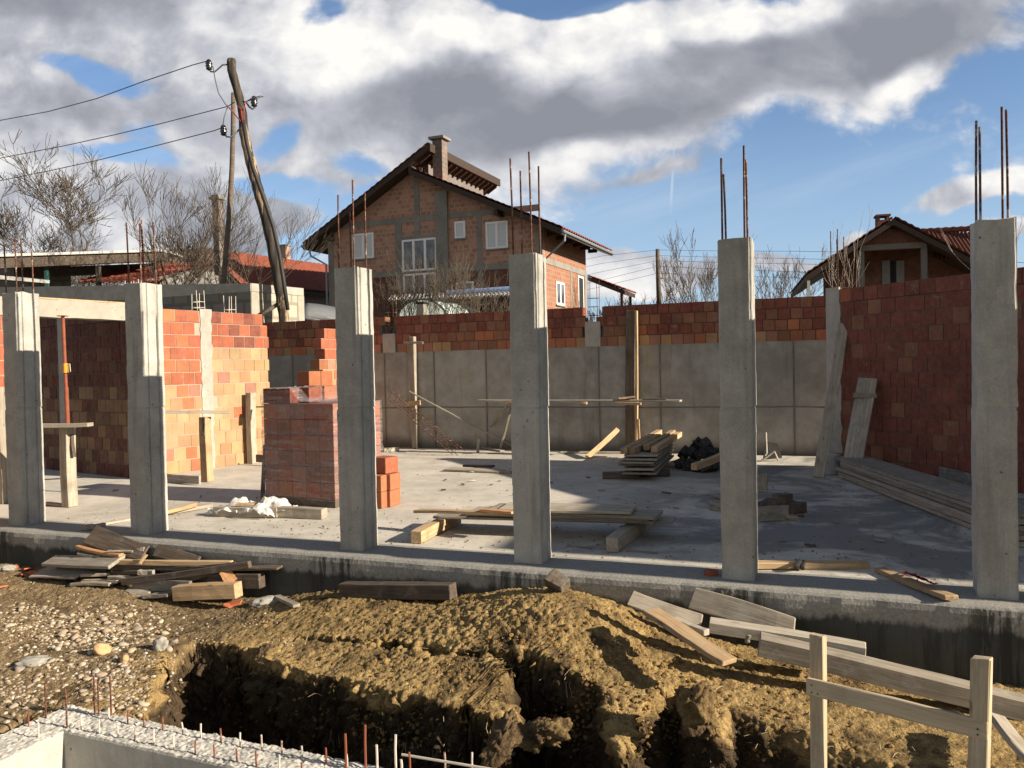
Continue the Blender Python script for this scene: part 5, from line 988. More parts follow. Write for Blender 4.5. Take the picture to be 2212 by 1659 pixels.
p = at(469.5, 430, 31.5); zb = at(469.5, 560, 31.5).z; m = MB(); m.box(Vector((p.x, p.y, (p.z + zb) / 2 - .3)), .27, .24, p.z - zb + .6, UU, VV); m.build('chimney', M_CHIM, bh); m = MB(); m.box(p + ZZ * .02, .46, .42, .09, UU, VV); m.box(p + ZZ * .1, .36, .32, .08, UU, VV); m.build('chimney_cap', M_HOUSEC, bh)
# ---- low roofs and tunnel in front of the main house
z2f = lambda x, y: (518.4 + x * .38199, 518.4 + y * .38199)
cr2 = empty('shelter', gp(970, 27), 0, 'shelter with white wavy roof sheet and blue pipe in front of the house', 'shelter')
A, B = at(837, 651, 26.5), at(1120, 636.5, 25.0); dA = (B - A); R = []
for i in range(5): R.append([A + dA * (j / 160) + Vector((-.2, 2.4, .35)) * (i / 4) + ZZ * (.05 * math.cos(j * 2 * math.pi / 5)) for j in range(161)])
m = MB(); m.grid(R); o = m.build('wavy_roof', M_CORR, cr2, smooth=True); s = o.modifiers.new('thickness', 'SOLIDIFY'); s.thickness = .03
t = MB(); t.tube([A + dA * .45 + Vector((0, .5, .22)), B + Vector((0, .5, .25))], .07, 8); t.build('pipe', M_BLUE, cr2)
m = MB(); m.prism([A + Vector((.1, .3, -.06)), B + Vector((0, .3, -.06)), B + Vector((0, .3, -.2)), A + Vector((.1, .3, -.2))], (0, .12, 0)); m.prism([A + Vector((.1, 2.3, -.1)), B + Vector((0, 2.3, -.1)), B + Vector((0, 2.3, -1.2)), A + Vector((.1, 2.3, -1.2))], (0, .1, 0)); 
for k in (.02, .5, .97): m.box(A + dA * k + Vector((0, .35, -.9)), .1, .1, 1.6)
m.build('timber_frame', M_SOFF, cr2)
tn = empty('polytunnel', gp(915, 24), 0, 'pale arched polytunnel between the shrubs and the brick wall top', 'polytunnel')
c = at(913, 700, 24); R = []; M_POLY = mat('translucent tunnel film', flat((0.50, 0.58, 0.56), 0.35, 0.15, 2, 0, .5)); rx = 56 / FPX * 24; rz = 53 / FPX * 24
for i in range(4): R.append([c + Vector((rx * math.cos(t_), 0, rz * math.sin(t_))) + VV * (i * .9) + UU * 0 for t_ in [math.pi * k / 24 for k in range(25)]])
m = MB(); m.grid(R); m.add(R[0], [tuple(range(25))]); m.build('cover', M_POLY, tn, smooth=False)
m = MB(); 
for i in (0, 1, 2, 3): m.tube([q + (q - c).normalized() * .01 for q in R[i]], .02, 5)
m.build('hoop', M_GREEN, tn)
cp = empty('concrete_post', gp(910, 22), 0, 'short pale concrete post in front of the polytunnel arch', 'post'); m = MB(); q = at(911, 664, 21.6); m.box(q - ZZ * .6, .2, .2, 1.35, UU, VV); m.build('post_body', M_LINTEL, cp); m = MB(); m.box(q + ZZ * .11, .22, .22, .05, UU, VV); m.build('cap', M_BLACK, cp)
fr2 = empty('felt_roof', gp(700, 26), 0, 'low curved grey roof between the block wall and the house', 'roof')
R = []
for i in range(9):
    k = i / 8; R.append([at(652 + 130 * k, 658 + 26 * k ** 1.7 + 34 * j, 25.5 - j * 2.4) for j in (0, .5, 1)])
m = MB(); m.grid(R); o = m.build('roof_sheet', M_FELT, fr2, smooth=True); s = o.modifiers.new('thickness', 'SOLIDIFY'); s.thickness = .06
m = MB(); m.prism([at(655, 668, 25.6), at(760, 690, 25.6), gp(760, 25.6), gp(655, 25.6)], (0, .2, 0)); m.build('wall', M_BLOCK, fr2)
# ---- gabled house at right
UG = Vector((math.cos(math.radians(-15)), math.sin(math.radians(-15)), 0)); VG = Vector((-UG.y, UG.x, 0)); OG = at(1930, 600, 30); OG.z = 0
def G(u, v, z): return OG + UG * u + VG * v + ZZ * z
def gpx(x, y, v=0.0): p = pl(x, y, OG + VG * v, VG); return (p - OG).dot(UG), p.z
gy = lambda x, y: (1670.5 + x * .2951, 230.4 + y * .2951)
rg = empty('gabled_house', G(0, 2, 1.9), 0, 'unfinished brick house with gabled tile roof above the right wall', 'house')
top, eL, eR = gpx(*gy(880, 820)), gpx(*gy(245, 1232)), gpx(*gy(1440, 1105)); sl_ = (top[1] - eR[1]) / (eR[0] - top[0]); eR = (-eL[0] * 0 + eR[0] + .6, eR[1] - sl_ * .6)
def gpart(name, mt, fn, **k): m = MB(); fn(m); return m.build(name, mt, rg, **k)
gpart('roof', M_SOFF, lambda m: (m.prism([G(*eL[:1], 0, eL[1]), G(top[0], 0, top[1]), G(top[0], 0, top[1] - .22), G(eL[0], 0, eL[1] - .2)], VG * 9), m.prism([G(top[0], 0, top[1]), G(eR[0], 0, eR[1]), G(eR[0], 0, eR[1] - .2), G(top[0], 0, top[1] - .22)], VG * 9)))
tiles('roof_tiles', M_TILEB, rg, G(eL[0], -.05, eL[1]), G(eL[0], 9, eL[1]), G(top[0], -.05, top[1]), 14, 22); tiles('roof_tiles', M_TILEB, rg, G(eR[0], 9, eR[1]), G(eR[0], -.05, eR[1]), G(top[0], 9, top[1]), 14, 22)
tb0, tb1 = gpx(*gy(655, 1015), .4), gpx(*gy(1100, 1000), .4)
gpart('gable_wall', M_HB2, lambda m: m.prism([G(tb0[0], .4, tb0[1]), G(tb1[0], .4, tb0[1]), G(top[0] + .1, .4, top[1] - .3), G(top[0] - .1, .4, top[1] - .3)], VG * .2))
gpart('tie_beam', M_DARKC, lambda m: m.prism([G(tb0[0] - .1, .36, tb0[1]), G(tb1[0] + .1, .36, tb0[1]), G(tb1[0] + .1, .36, tb0[1] - .2), G(tb0[0] - .1, .36, tb0[1] - .2)], VG * .25))
for px in (1105, 645): u = gpx(*gy(px, 1100), .4)[0]; gpart('porch_post', M_DARKC, lambda m: m.prism([G(u - .1, .4, 1.9), G(u + .1, .4, 1.9), G(u + .1, .4, tb0[1] - .2), G(u - .1, .4, tb0[1] - .2)], VG * .2))
u0, u1 = gpx(*gy(370, 1200), 1.8)[0], gpx(*gy(1560, 1200), 1.8)[0]
gpart('wall', M_HB2, lambda m: m.prism([G(u0, 1.8, 1.9), G(u1, 1.8, 1.9), G(u1, 1.8, eR[1] + .4), G(top[0], 1.8, top[1] - .3), G(u0, 1.8, eL[1] + .35)], VG * .3))
gpart('eave_post', M_CORR, lambda m: m.prism([G(eL[0] + .02, .1, 1.9), G(eL[0] + .12, .1, 1.9), G(eL[0] + .12, .1, eL[1] - .2), G(eL[0] + .02, .1, eL[1] - .2)], VG * .1))
for a, b in ((795, 855), (900, 960)): q0, q1 = gpx(*gy(a, 1128), 1.75), gpx(*gy(b, 1300), 1.75); gpart('shutter', M_FELT, lambda m: m.prism([G(q0[0], 1.74, q1[1]), G(q1[0], 1.74, q1[1]), G(q1[0], 1.74, q0[1]), G(q0[0], 1.74, q0[1])], VG * .05))
q0, q1 = gpx(*gy(857, 1128), 1.75), gpx(*gy(898, 1300), 1.75); gpart('doorway', M_DBLUE, lambda m: m.prism([G(q0[0] + .01, 1.77, q1[1]), G(q1[0] - .01, 1.77, q1[1]), G(q1[0] - .01, 1.77, q0[1]), G(q0[0] + .01, 1.77, q0[1])], VG * .02))
u, z = gpx(*gy(805, 850), 2.5); gpart('chimney', M_HB2, lambda m: (m.prism([G(u - .22, 2.5, z - 1.2), G(u + .22, 2.5, z - 1.2), G(u + .22, 2.5, z + .12), G(u - .22, 2.5, z + .12)], VG * .5), m.prism([G(u - .27, 2.45, z + .26), G(u + .27, 2.45, z + .26), G(u + .27, 2.45, z + .33), G(u - .27, 2.45, z + .33)], VG * .6), *[m.prism([G(u + q, 2.5, z + .12), G(u + q + .1, 2.5, z + .12), G(u + q + .1, 2.5, z + .26), G(u + q, 2.5, z + .26)], VG * .5) for q in (-.22, .12)]))
a, b = at(*gy(1070, 915), 33.5), at(*gy(1640, 885), 31.5); c_, d_ = at(*gy(1330, 1085), 30.6), at(*gy(1640, 1150), 29.2)
tiles('wing_roof_tiles', M_TILEB, rg, at(*gy(1180, 1120), 30.4), d_ + Vector((.5, 0, 0)), a - (d_ + Vector((.5, 0, 0)) - at(*gy(1180, 1120), 30.4)) * 0, 18, 18, .05, .05)
m = MB(); m.tube([a + (b - a) * (k / 20) + ZZ * (.03 * (k % 2)) for k in range(21)], .11, 8); m.build('ridge_tiles', M_TILEB, rg)
# ================================================================ THINGS ON THE SLAB
def bgz(name, q, w, t, m, label, z0=0.0, z1=None, cat='board', **k):
    z1 = z0 if z1 is None else z1; return board(name, gz(q[0], q[1], z0 + t / 2), gz(q[2], q[3], z1 + t / 2), w, t, m, label, cat, **k)
def upright(name, x, yb, ytop, w, t, m, label, z=None, Yb=None, cat='post', dirv=None, lean=0.0):
    p = gz(x, yb, 0); h = (at(x, ytop, p.y) - p).z; return board(name, p, p + ZZ * h + UU * lean, w, t, m, label, cat, up=dirv or -VV, skew=0.0)
# left room
upright('timber_post', 8, 1087, 836, .11, .12, M_WOOD, 'sunlit timber post at the left edge of the photo')
tr1 = empty('trestle', gz(150, 1094), 0, 'timber trestle with crossboard standing before the dark opening', 'trestle')
p = gz(151, 1094); ht = at(151, 921, p.y).z; board('leg', p, p + ZZ * ht, .13, .15, M_WOOD, parent=tr1, up=-VV, skew=0)
A, B = at(60, 920, p.y - .1), at(196, 917, p.y - .1); board('crossboard', A, B, .05, .16, M_WOOD, parent=tr1, up=ZZ, skew=0, roll=1.5708)
board('foot_board', gz(95, 1088, .02), gz(140, 1090, .02), .10, .03, M_WOOD, parent=tr1)
board('brace', p + ZZ * ht * .9 + UU * .08, p + ZZ * (ht * .86) + UU * .10 - ZZ * .25, .05, .02, M_WDARK, parent=tr1)
pp = empty('steel_prop', gz(149, 1075), 0, 'rusty red steel prop with yellow collar holding up the lintel', 'prop')
q = gz(153, 1062); zt_ = 2.60; m = MB(); m.tube([q, q + ZZ * 1.55 + UU * -.03], .03, 10); m.build('outer_tube', M_PROP, pp); m = MB(); m.tube([q + ZZ * 1.5 - UU * .03, q + ZZ * zt_ - UU * .05], .024, 10); m.build('inner_tube', M_PROP, pp)
zc = at(148, 795, q.y).z; cq = q + ZZ * zc - UU * .03; m = MB(); m.tube([cq - ZZ * .07, cq + ZZ * .07], .038, 12); cl_ = m.build('collar', M_YEL, pp)
m = MB(); 
for s in (-1, 1): m.tube([cq + UU * s * .03 + ZZ * .06, cq + UU * s * .09 + ZZ * .06, cq + UU * s * .10 - ZZ * .05, cq + UU * s * .04 - ZZ * .07], .006, 6)
m.build('handle', M_PALE, cl_); m = MB(); m.box(q + ZZ * zt_ - UU * .05, .12, .12, .012); m.box(q + ZZ * .006, .12, .12, .012); m.build('end_plate', M_PROP, pp)
tr2 = empty('trestle', gz(447, 1040), 0, 'timber trestle with thin crossboard in front of the sunlit brick wall', 'trestle')
p = gz(447, 1040); ht = at(447, 901, p.y).z; board('leg', p, p + ZZ * ht, .13, .14, M_WNEW, parent=tr2, up=-VV, skew=0)
board('crossboard', at(345, 891, p.y - .35), at(497, 890, p.y + .05), .13, .045, M_WOOD, parent=tr2, up=ZZ, skew=0); board('cleat', p + ZZ * ht * .99 - VV * .07 + UU * .03, p + ZZ * ht * .72 - VV * .08 + UU * .03, .05, .02, M_WDARK, parent=tr2, up=-VV)
board('foot_board', gz(350, 1030, .07), gz(432, 1038, .07), .13, .03, M_WOOD, parent=tr2, up=-VV, skew=0)
upright('timber_post', 545, 1001, 848, .12, .14, M_WOOD, 'timber post standing between the sunlit wall and the wrapped pallet')
board('board', at(556, 878, 15.4), at(600, 878, 15.2), .10, .03, M_WOOD, 'thin rail board behind the wrapped pallet', 'board'); board('board', at(554, 990, 15.3), at(600, 995, 15.0), .14, .03, M_WDARK, 'dark foot board behind the wrapped pallet', 'board', up=-VV)
bgz('batten', (202, 1137, 330, 1112), .05, .03, M_WHITE, 'pale batten on the slab left of the second column', cat='batten'); bgz('batten', (352, 1110, 455, 1092), .09, .04, M_WHITE, 'wide pale batten on the slab right of the second column', cat='batten'); bgz('batten', (356, 1106, 425, 1091), .04, .05, M_WNEW, 'narrow pale batten lying on the wide one', .04, cat='batten')
bgz('offcut', (180, 1141, 210, 1137), .12, .05, M_WGREY, 'grey offcut on the beam edge between the two leftmost columns', cat='offcut')
MB().tube([gz(412 + 20 * math.cos(t_) , 1032 + 3 * math.sin(t_), .01) for t_ in [k * .6 for k in range(10)]], .004, 5).build('wire_ring', M_PROP); tag(bpy.data.objects['wire_ring'], 'bent rusty wire ring on the slab before the sunlit wall', 'wire')
# ---- wrapped pallet
A = gz(574, 1085); B = gz(733, 1098); DX = (B - A).normalized(); DX.z = 0; DX.normalize(); DY = Vector((-DX.y, DX.x, 0)); PL = 1.18; PD = 0.95
pal = empty('brick_pallet', A + DX * .8 + DY * .5, 0, 'film wrapped stack of red clay blocks behind the third column', 'brick pallet')
def Q(a, b, z): return A + DX * a + DY * b + ZZ * z
m = MB()
for r in range(6):
    for i in range(5):
        for j in range(4):
            if 0 < i < 4 and 0 < j < 3 and r < 5: continue
            m.box(Q((i + .5) * PL / 5, (j + .5) * PD / 4, .10 + r * .2 + .098), PL / 5 - .006, PD / 4 - .006, .194, DX, DY, ZZ, jit(random.choice((BROWN, RED, ORA, PINK)), .12))
m.build('wrapped_blocks', M_RIB, pal)
m = MB()
for i in range(2):
    for j in range(3): m.box(Q((i + .5) * PL / 5 + .0, (j + .5) * PD / 4, 1.3 + .1), PL / 5 - .006, PD / 4 - .006, .19, DX, DY, ZZ, jit(DRED))
m.build('top_blocks', M_RIB, pal)
m = MB()
for b in (0.05, .47, .88): m.box(Q(PL / 2, b, .05), PL, .1, .1, DX, DY, ZZ)
m.build('pallet_runner', M_WDARK, pal)
# film: a slightly wrinkled skin round the stack, pulled over the top step
loop = [(-.012, -.012), (PL + .012, -.012), (PL + .012, PD + .012), (-.012, PD + .012), (-.012, -.012)]; per = []
for (x0, y0), (x1, y1) in zip(loop[:-1], loop[1:]):
    n = 70 if abs(x1 - x0) > .1 else 42
    for k in range(n): per.append((x0 + (x1 - x0) * k / n, y0 + (y1 - y0) * k / n))
R = []
def topz(a): return 1.50 - .03 if a < .44 else max(1.305, 1.50 - (a - .44) * .85)
for i in range(60):
    row = []
    for (a, b) in per + per[:1]:
        z = .08 + (topz(a) - .08) * i / 59; row.append(Q(a, b, z))
    R.append(row)
Ar = np.array([[tuple(p) for p in r] for r in R]); f = Ar.reshape(-1, 3); st_ = f * np.array([2.0, 2.0, 9.0]); w1 = np.abs(fbm(st_, 1.0, 4, .6, 3)) * .020; cen = np.array(Q(PL / 2, PD / 2, 0)); o = f - cen; o[:, 2] = 0; o /= np.linalg.norm(o, axis=1)[:, None]
f = f + o * w1[:, None]; Ar = f.reshape(Ar.shape); m = MB(); m.grid([[Vector(p) for p in r] for r in Ar]); m.build('stretch_film', M_FILM, pal, smooth=True)
R = []
for i in range(40):
    a = PL * i / 39; R.append([Q(a, b, topz(a) + .012 + .03 * abs(math.sin(a * 23 + b * 31) * math.sin(a * 9 - b * 17))) for b in np.linspace(-.02, PD, 22)])
m = MB(); m.grid(R); m.build('film_top', M_FILM, pal)
def block(p, rz, mt=M_RIB, label='', col=None, grp='loose clay blocks by the pallet', sx=.245, sy=.24, sz=.2):
    m = MB(); c = col or jit(RED, .08); m.box((0, 0, sz / 2), sx, sy, sz, None, None, None, c); o = m.build('clay_block', mt); b = o.modifiers.new('bevel', 'BEVEL'); b.width = .006; b.segments = 2; o.location = p; o.rotation_euler = (0, 0, rz)
    return tag(o, label, 'clay block', grp)
ag = math.atan2(DX.y, DX.x)
agl = math.atan2(DL.y, DL.x)
for k, (x, y, Y, lb) in enumerate(((668, 833, 11.30, 'upper left loose orange block on top of the pallet'), (694, 833, 11.50, 'upper right loose orange block on top of the pallet'), (701, 868, 11.32, 'lower loose orange block on the pallet, left of the column'), (724, 868, 11.52, 'lower loose orange block on the pallet, next to the column'))):
    q_ = at(x, y, Y); q_.z = 1.51 if k < 2 else 1.305; block(q_, agl, M_BRICK, lb, jit(ORA, .06), sx=.225, sy=.22, sz=.2)
block(Q(.5, .30, 1.302), ag + .03, M_RIB, 'loose dark red block half covered by film on the pallet', jit(DRED, .06))
for x, y, z, lb, c in ((828, 1094, 0, 'bottom block of the loose pile right of the third column', ORA), (829, 1094, .205, 'middle block of the loose pile right of the third column', ORA), (824, 1093, .41, 'ribbed top block of the loose pile right of the third column', RED)):
    block(gz(x, y, 0) + ZZ * z + VV * .1, ag + (.1 if z < .3 else -.05), M_RIB, lb, jit(c, .05), sx=.24, sy=.25, sz=.2)
for z, lb in ((0.0, 'bottom shiny block squeezed behind the loose pile'), (.205, 'pale film covered block behind the loose pile')): block(gz(806, 1098) + ZZ * z + VV * .12, ag + .1, M_BRICK, lb, jit(ORA, .06), sx=.25, sy=.24)
board('board', gz(569, 1078), at(572, 962, 10.9), .05, .04, M_WDARK, 'dark board leaning against the left side of the wrapped pallet', 'board', up=-VV)
bgz('timber', (466, 1103, 603, 1107), .12, .115, M_WOOD, 'left half of the squared timber under the crumpled plastic', cat='timber'); bgz('timber', (604, 1106, 702, 1109), .12, .12, M_WOOD, 'right half of the squared timber beyond the crumpled plastic', cat='timber'); bgz('offcut', (512, 1090, 580, 1089), .10, .03, M_WNEW, 'thin pale offcut lying on the timber under the plastic', .115, cat='offcut')
# crumpled plastic
R = []; n1_, n2_ = 150, 90
cx0 = gz(545, 1112)
for i in range(n1_):
    row = []
    for j in range(n2_):
        s, t_ = i / (n1_ - 1), j / (n2_ - 1); a = -.62 + 1.25 * s; b = -.34 + .64 * t_; row.append((a, b))
    R.append(row)
Ar = np.array(R).reshape(-1, 2); P3_ = np.stack([Ar[:, 0], Ar[:, 1], np.zeros(len(Ar))], 1); fold = np.abs(fbm(P3_, 5.0, 4, .45, 15)); ridge_ = np.exp(-((Ar[:, 1] - .03 - .10 * np.sin(Ar[:, 0] * 5)) / .16) ** 2)
edge0 = 0
hgt = .012 + ridge_ * (.085 * (np.exp(-((Ar[:, 0] + .25) / .22) ** 2) + 1.05 * np.exp(-((Ar[:, 0] - .12) / .15) ** 2)) + .05) * (0.5 + .9 * fold) + fold * .03
sa, sb = Ar[:, 0], Ar[:, 1]; wob = .06 * fbm(P3_, 5, 3, .6, 19)
over = sst(sa + wob, .02, .10) * (1 - sst(sa + wob, .36, .46)); tim = sst(sb, -.11, -.05) * (1 - sst(sb, .10, .17)); loopb = np.exp(-((sa + .42) / .2) ** 2) * np.exp(-((sb - .17) / .07) ** 2)
hgt = .012 + fold * (.05 + .06 * (sb < -.06)) + over * tim * .135 + over * .03 * (.4 + fold) + .09 * loopb * (.6 + .8 * fold)
edge = np.hypot((sa + .05) / .62, (sb + .02) / .30) + .30 * fbm(P3_, 3, 3, .6, 19); hole = (sa < .06 + wob) & (sa > -.52) & (sb > -.10 + wob * .5) & (sb < .13 + wob * .4); keep = ((edge < 1.0) & ~hole).reshape(n1_, n2_); bx = fbm(P3_, 6, 2, .5, 23) * .05; by = fbm(P3_, 6, 2, .5, 27) * .05
vs = [cx0 + UU * (Ar[k, 0] + bx[k]) + VV * (Ar[k, 1] + by[k] + .06) + ZZ * hgt[k] for k in range(len(Ar))]; fs = [(i * n2_ + j, (i + 1) * n2_ + j, (i + 1) * n2_ + j + 1, i * n2_ + j + 1) for i in range(n1_ - 1) for j in range(n2_ - 1) if keep[i, j] and keep[i + 1, j] and keep[i + 1, j + 1] and keep[i, j + 1]]
m = MB(); m.add(vs, fs); m.build('plastic_sheet', M_SHEET, smooth=True); tag(bpy.data.objects['plastic_sheet'], 'crumpled clear plastic sheet draped over the timber before the pallet', 'plastic sheet')
# ---- panel stack on two timbers
board('timber', gz(899, 1161, .06), gz(985, 1118, .06), .115, .12, M_WNEW, 'pale squared timber under the left end of the panel stack', 'timber', skew=0); board('timber', gz(1323, 1178, .065), gz(1400, 1120, .065), .11, .135, M_WOOD, 'brown squared timber under the right end of the panel stack', 'timber', skew=0)
def panel(fl, fr_, dep, t, z, m, label, cat='panel'):
    a, b = gz(*fl, z), gz(*fr_, z); a.z = b.z = z; X = (b - a).normalized(); Y = Vector((-X.y, X.x, 0)); return board('plywood_sheet', a + Y * dep / 2 + ZZ * t / 2, b + Y * dep / 2 + ZZ * t / 2, dep, t, m, label, cat, group='panels stacked on two timbers', skew=.03)
panel((934, 1119), (1454, 1135), .34, .024, .135, M_WGREY, 'lowest and longest panel of the stack, sticking out at right'); panel((1005, 1115), (1412, 1131), .40, .03, .160, M_WOOD, 'second panel from the bottom of the stack'); panel((1030, 1112), (1402, 1127), .42, .028, .192, M_WGREY, 'third panel from the bottom of the stack')
panel((1050, 1107), (1416, 1123), .40, .03, .222, M_WOOD, 'fourth panel of the stack, its right end showing past the top panel'); panel((1075, 1105), (1364, 1113), .44, .03, .254, M_WOOD, 'topmost sunlit panel of the stack'); 
board('board', gz(900, 1104, .20), gz(1125, 1110, .255), .12, .028, M_WNEW, 'long narrow board jutting out left of the panel stack', 'board'); board('board', gz(1040, 1103, .26), gz(1112, 1106, .28), .09, .025, M_WORANGE, 'short splintered board on the left end of the panels', 'board'); bgz('batten', (1225, 1178, 1420, 1194), .03, .012, M_WGREY, 'thin grey strip lying in the sun in front of the panel stack', cat='batten')
# ---- back of the slab
sf = empty('scaffold', fb(1250, 960, 8.55), 0, 'low scaffold of one long plank on crooked legs by the retaining wall', 'scaffold')
P_ = lambda x, y, b=8.55: fb(x, y, b)
A, B = P_(1034, 865), P_(1471, 866); board('plank', A, B, .22, .035, M_WGREY, parent=sf, skew=.02); 
for a, b in ((1252, 1268), (1330, 1385), (1096, 1108)): board('crosspiece', P_(a, 871.5, 8.4), P_(b, 871.5, 8.4), .1, .05, M_WNEW, parent=sf)
for q in ((1098, 872, 1026, 957), (1106, 874, 1079, 966)): 
    f_ = gz(q[2], q[3] + 6); board('leg', P_(q[0], q[1]), f_, .05, .035, M_WGREY, parent=sf)
board('board', P_(1335, 860, 8.5), P_(1372, 858, 8.6), .3, .025, M_WNEW, 'small square board lying tilted on the scaffold plank', 'board', bend=0); board('board', P_(1388, 862, 8.5), P_(1440, 863, 8.5), .08, .03, M_WDARK, 'dark strip lying on the right end of the scaffold plank', 'board')
def wpost(x0, y0, x1, y1, w, t, m, lb, b=9.08): return board('timber_post', P_(x0, y0, b), P_(x1, y1, b), w, t, m, lb, 'post', up=-VV, skew=0)
wpost(897, 968, 892, 727, .10, .12, M_WOOD, 'timber post against the retaining wall with small cross cleat near its top', 9.1); board('cleat', P_(872, 740, 9.0), P_(914, 741, 9.0), .05, .03, M_WOOD, 'small horizontal cleat on the left post of the retaining wall', 'cleat', up=-VV)
wpost(1362, 978, 1362, 671, .18, .06, M_WDARK, 'dark wide timber board upright against the retaining wall', 9.12); wpost(1375, 974, 1375, 671, .045, .08, M_WNEW, 'pale narrow timber nailed to the dark upright board', 9.05); wpost(1380, 968, 1379, 905, .05, .03, M_WNEW, 'short splinter leaning at the foot of the dark upright board', 8.95)
board('timber', gz(1270, 988, .03), P_(1334, 928, 8.95), .09, .06, M_WNEW, 'pale diagonal prop leaning towards the dark upright board', 'timber', up=-VV, skew=.3); board('cleat', P_(876, 874, 8.9), P_(908, 870, 8.9), .10, .05, M_WNEW, 'bright block nailed to the left post, under the rebar cage', 'cleat', up=-VV)
rc = empty('rebar_cage', gz(985, 972), 0, 'long rusty rebar cage leaning against the retaining wall', 'rebar cage')
e0, e1 = P_(845, 853, 8.85), gz(985, 973, .10); X = (e1 - e0).normalized(); Yc = VV; Zc = X.cross(Yc).normalized(); ln = (e1 - e0).length
for i in (-1, 1):
    for j in (-1, 1): MB().tube([e0 + Yc * .08 * i + Zc * .085 * j, e1 + Yc * .08 * i + Zc * .085 * j + X * random.uniform(0, .2)], .007, 5).build('rebar', M_RUST, rc)
for k in range(13):
    c = e0 + X * (.05 + (ln - .1) * k / 12); MB().tube([c + Yc * .085 * i + Zc * .09 * j for i, j in ((-1, -1), (1, -1), (1, 1), (-1, 1), (-1, -1))], .0045, 4).build('stirrup', M_RUST, rc)
board('batten', P_(884, 845, 8.7), gz(1110, 966, .05), .03, .03, M_WGREY, 'long thin lath leaning behind the rebar cage', 'batten'); bgz('board', (987, 955, 1086, 974), .10, .03, M_WHITE, 'white board on the slab at the foot of the rebar cage', .05, .0); board('stake', gz(1033, 977), at(1033, 948, gz(1033, 977).y), .05, .04, M_WHITE, 'short white stake standing at the foot of the scaffold leg', 'stake', up=-VV)
bgz('pipe', (828, 972, 862, 970), .10, .08, M_WHITE, 'white board end lying behind the loose clay blocks', cat='board'); bgz('board', (966, 1014, 1085, 1018), .30, .03, M_WOOD, 'flat brown board on the slab in the sun before the scaffold'); bgz('board', (1075, 1019, 1105, 1020), .10, .03, M_WNEW, 'short pale offcut at the right end of the flat brown board'); bgz('board', (1003, 1005, 1066, 1008), .12, .035, M_BLACK, 'black strip lying on the flat brown board', .03); bgz('batten', (1210, 978, 1345, 977), .06, .04, M_WGREY, 'pale lath on the floor along the retaining wall', cat='batten')
# lumber stack
A = gz(1343, 1036); sx = Vector((.93, -.30, 0)).normalized(); sy = Vector((.30, .95, 0)).normalized()
def S(a, b, z): return A + sx * a + sy * b + ZZ * z
for a, b0, b1, lb in ((-.3, .05, .15, 'dark block under the left front of the lumber stack'), (.1, .4, .5, 'dark bearer under the lumber stack')): board('bearer', S(a, b0, .05), S(a + .55, b1, .05), .1, .10, M_WDARK, lb, 'bearer')
labs = ['lowest', 'second', 'third', 'fourth', 'fifth', 'topmost']
for k in range(6):
    o_ = random.uniform(-.05, .05); z = .115 + k * .05; board('plywood_sheet', S(.26 + o_, -.08 + random.uniform(-.1, .1), z), S(.26 + o_ * .4, 2.25 + random.uniform(-.1, .1), z), .5 + random.uniform(-.06, .04), .028, M_WOOD if k % 2 else M_WGREY, labs[k] + ' panel of the lumber stack before the retaining wall', 'panel', 'panels of the lumber stack', skew=.04)
for a, z, b0, b1, lb in ((.06, .44, -.10, 3.1, 'left squared timber on top of the lumber stack'), (.16, .43, .0, 2.2, 'short timber between the two left timbers of the lumber stack'), (.33, .45, .35, 2.9, 'middle squared timber on top of the lumber stack'), (.46, .43, .2, 2.8, 'right squared timber on top of the lumber stack')): board('timber', S(a, b0, z), S(a + .1, b1, z + .02), .10, .09, M_WNEW, lb, 'timber', 'timbers on the lumber stack', skew=0)
# dark heap of formwork clamps, and offcut heaps
def clamp(p, r, lb):
    root = empty('formwork_clamp', p, 0, lb, 'clamp', 'dark metal clamps heaped by the lumber stack'); root.rotation_euler = r
    m = MB(); s = .085; h = .05
    for a, b, c, d in ((-s, s, -s, -s + h), (-s, s, s - h, s), (-s, -s + h, -s + h, s - h), (s - h, s, -s + h, s - h)): m.box(((a + b) / 2, (c + d) / 2, 0), b - a, d - c, .16)
    m.build('clamp_body', M_BLACK, root, world=False, bevel=.006); m = MB(); m.tube([(0, -.11, 0), (0, .11, 0)], .016, 8); m.build('bolt', M_PROP, root, world=False)
spots = [(1470, 1012, 0), (1488, 1016, 0), (1506, 1018, 0), (1524, 1020, 0), (1540, 1018, 0), (1480, 1008, .14), (1498, 1010, .15), (1516, 1012, .15), (1534, 1011, .14), (1508, 1008, .28), (1526, 1008, .28), (1544, 1012, .15), (1552, 1014, .02)]
for k, (x, y, z) in enumerate(spots): clamp(gz(x, y, 0) + ZZ * (z + .085), (random.uniform(-.8, .8), random.uniform(-.8, .8), random.uniform(0, 3)), 'dark metal formwork clamp in the heap right of the lumber stack')
board('timber', gz(1500, 1008, .3), gz(1560, 985, .34), .09, .09, M_WNEW, 'round ended timber lying on the dark clamp heap', 'timber'); bgz('board', (1455, 1000, 1500, 990), .25, .03, M_WHITE, 'pale sunlit board pieces behind the dark clamp heap', .08)
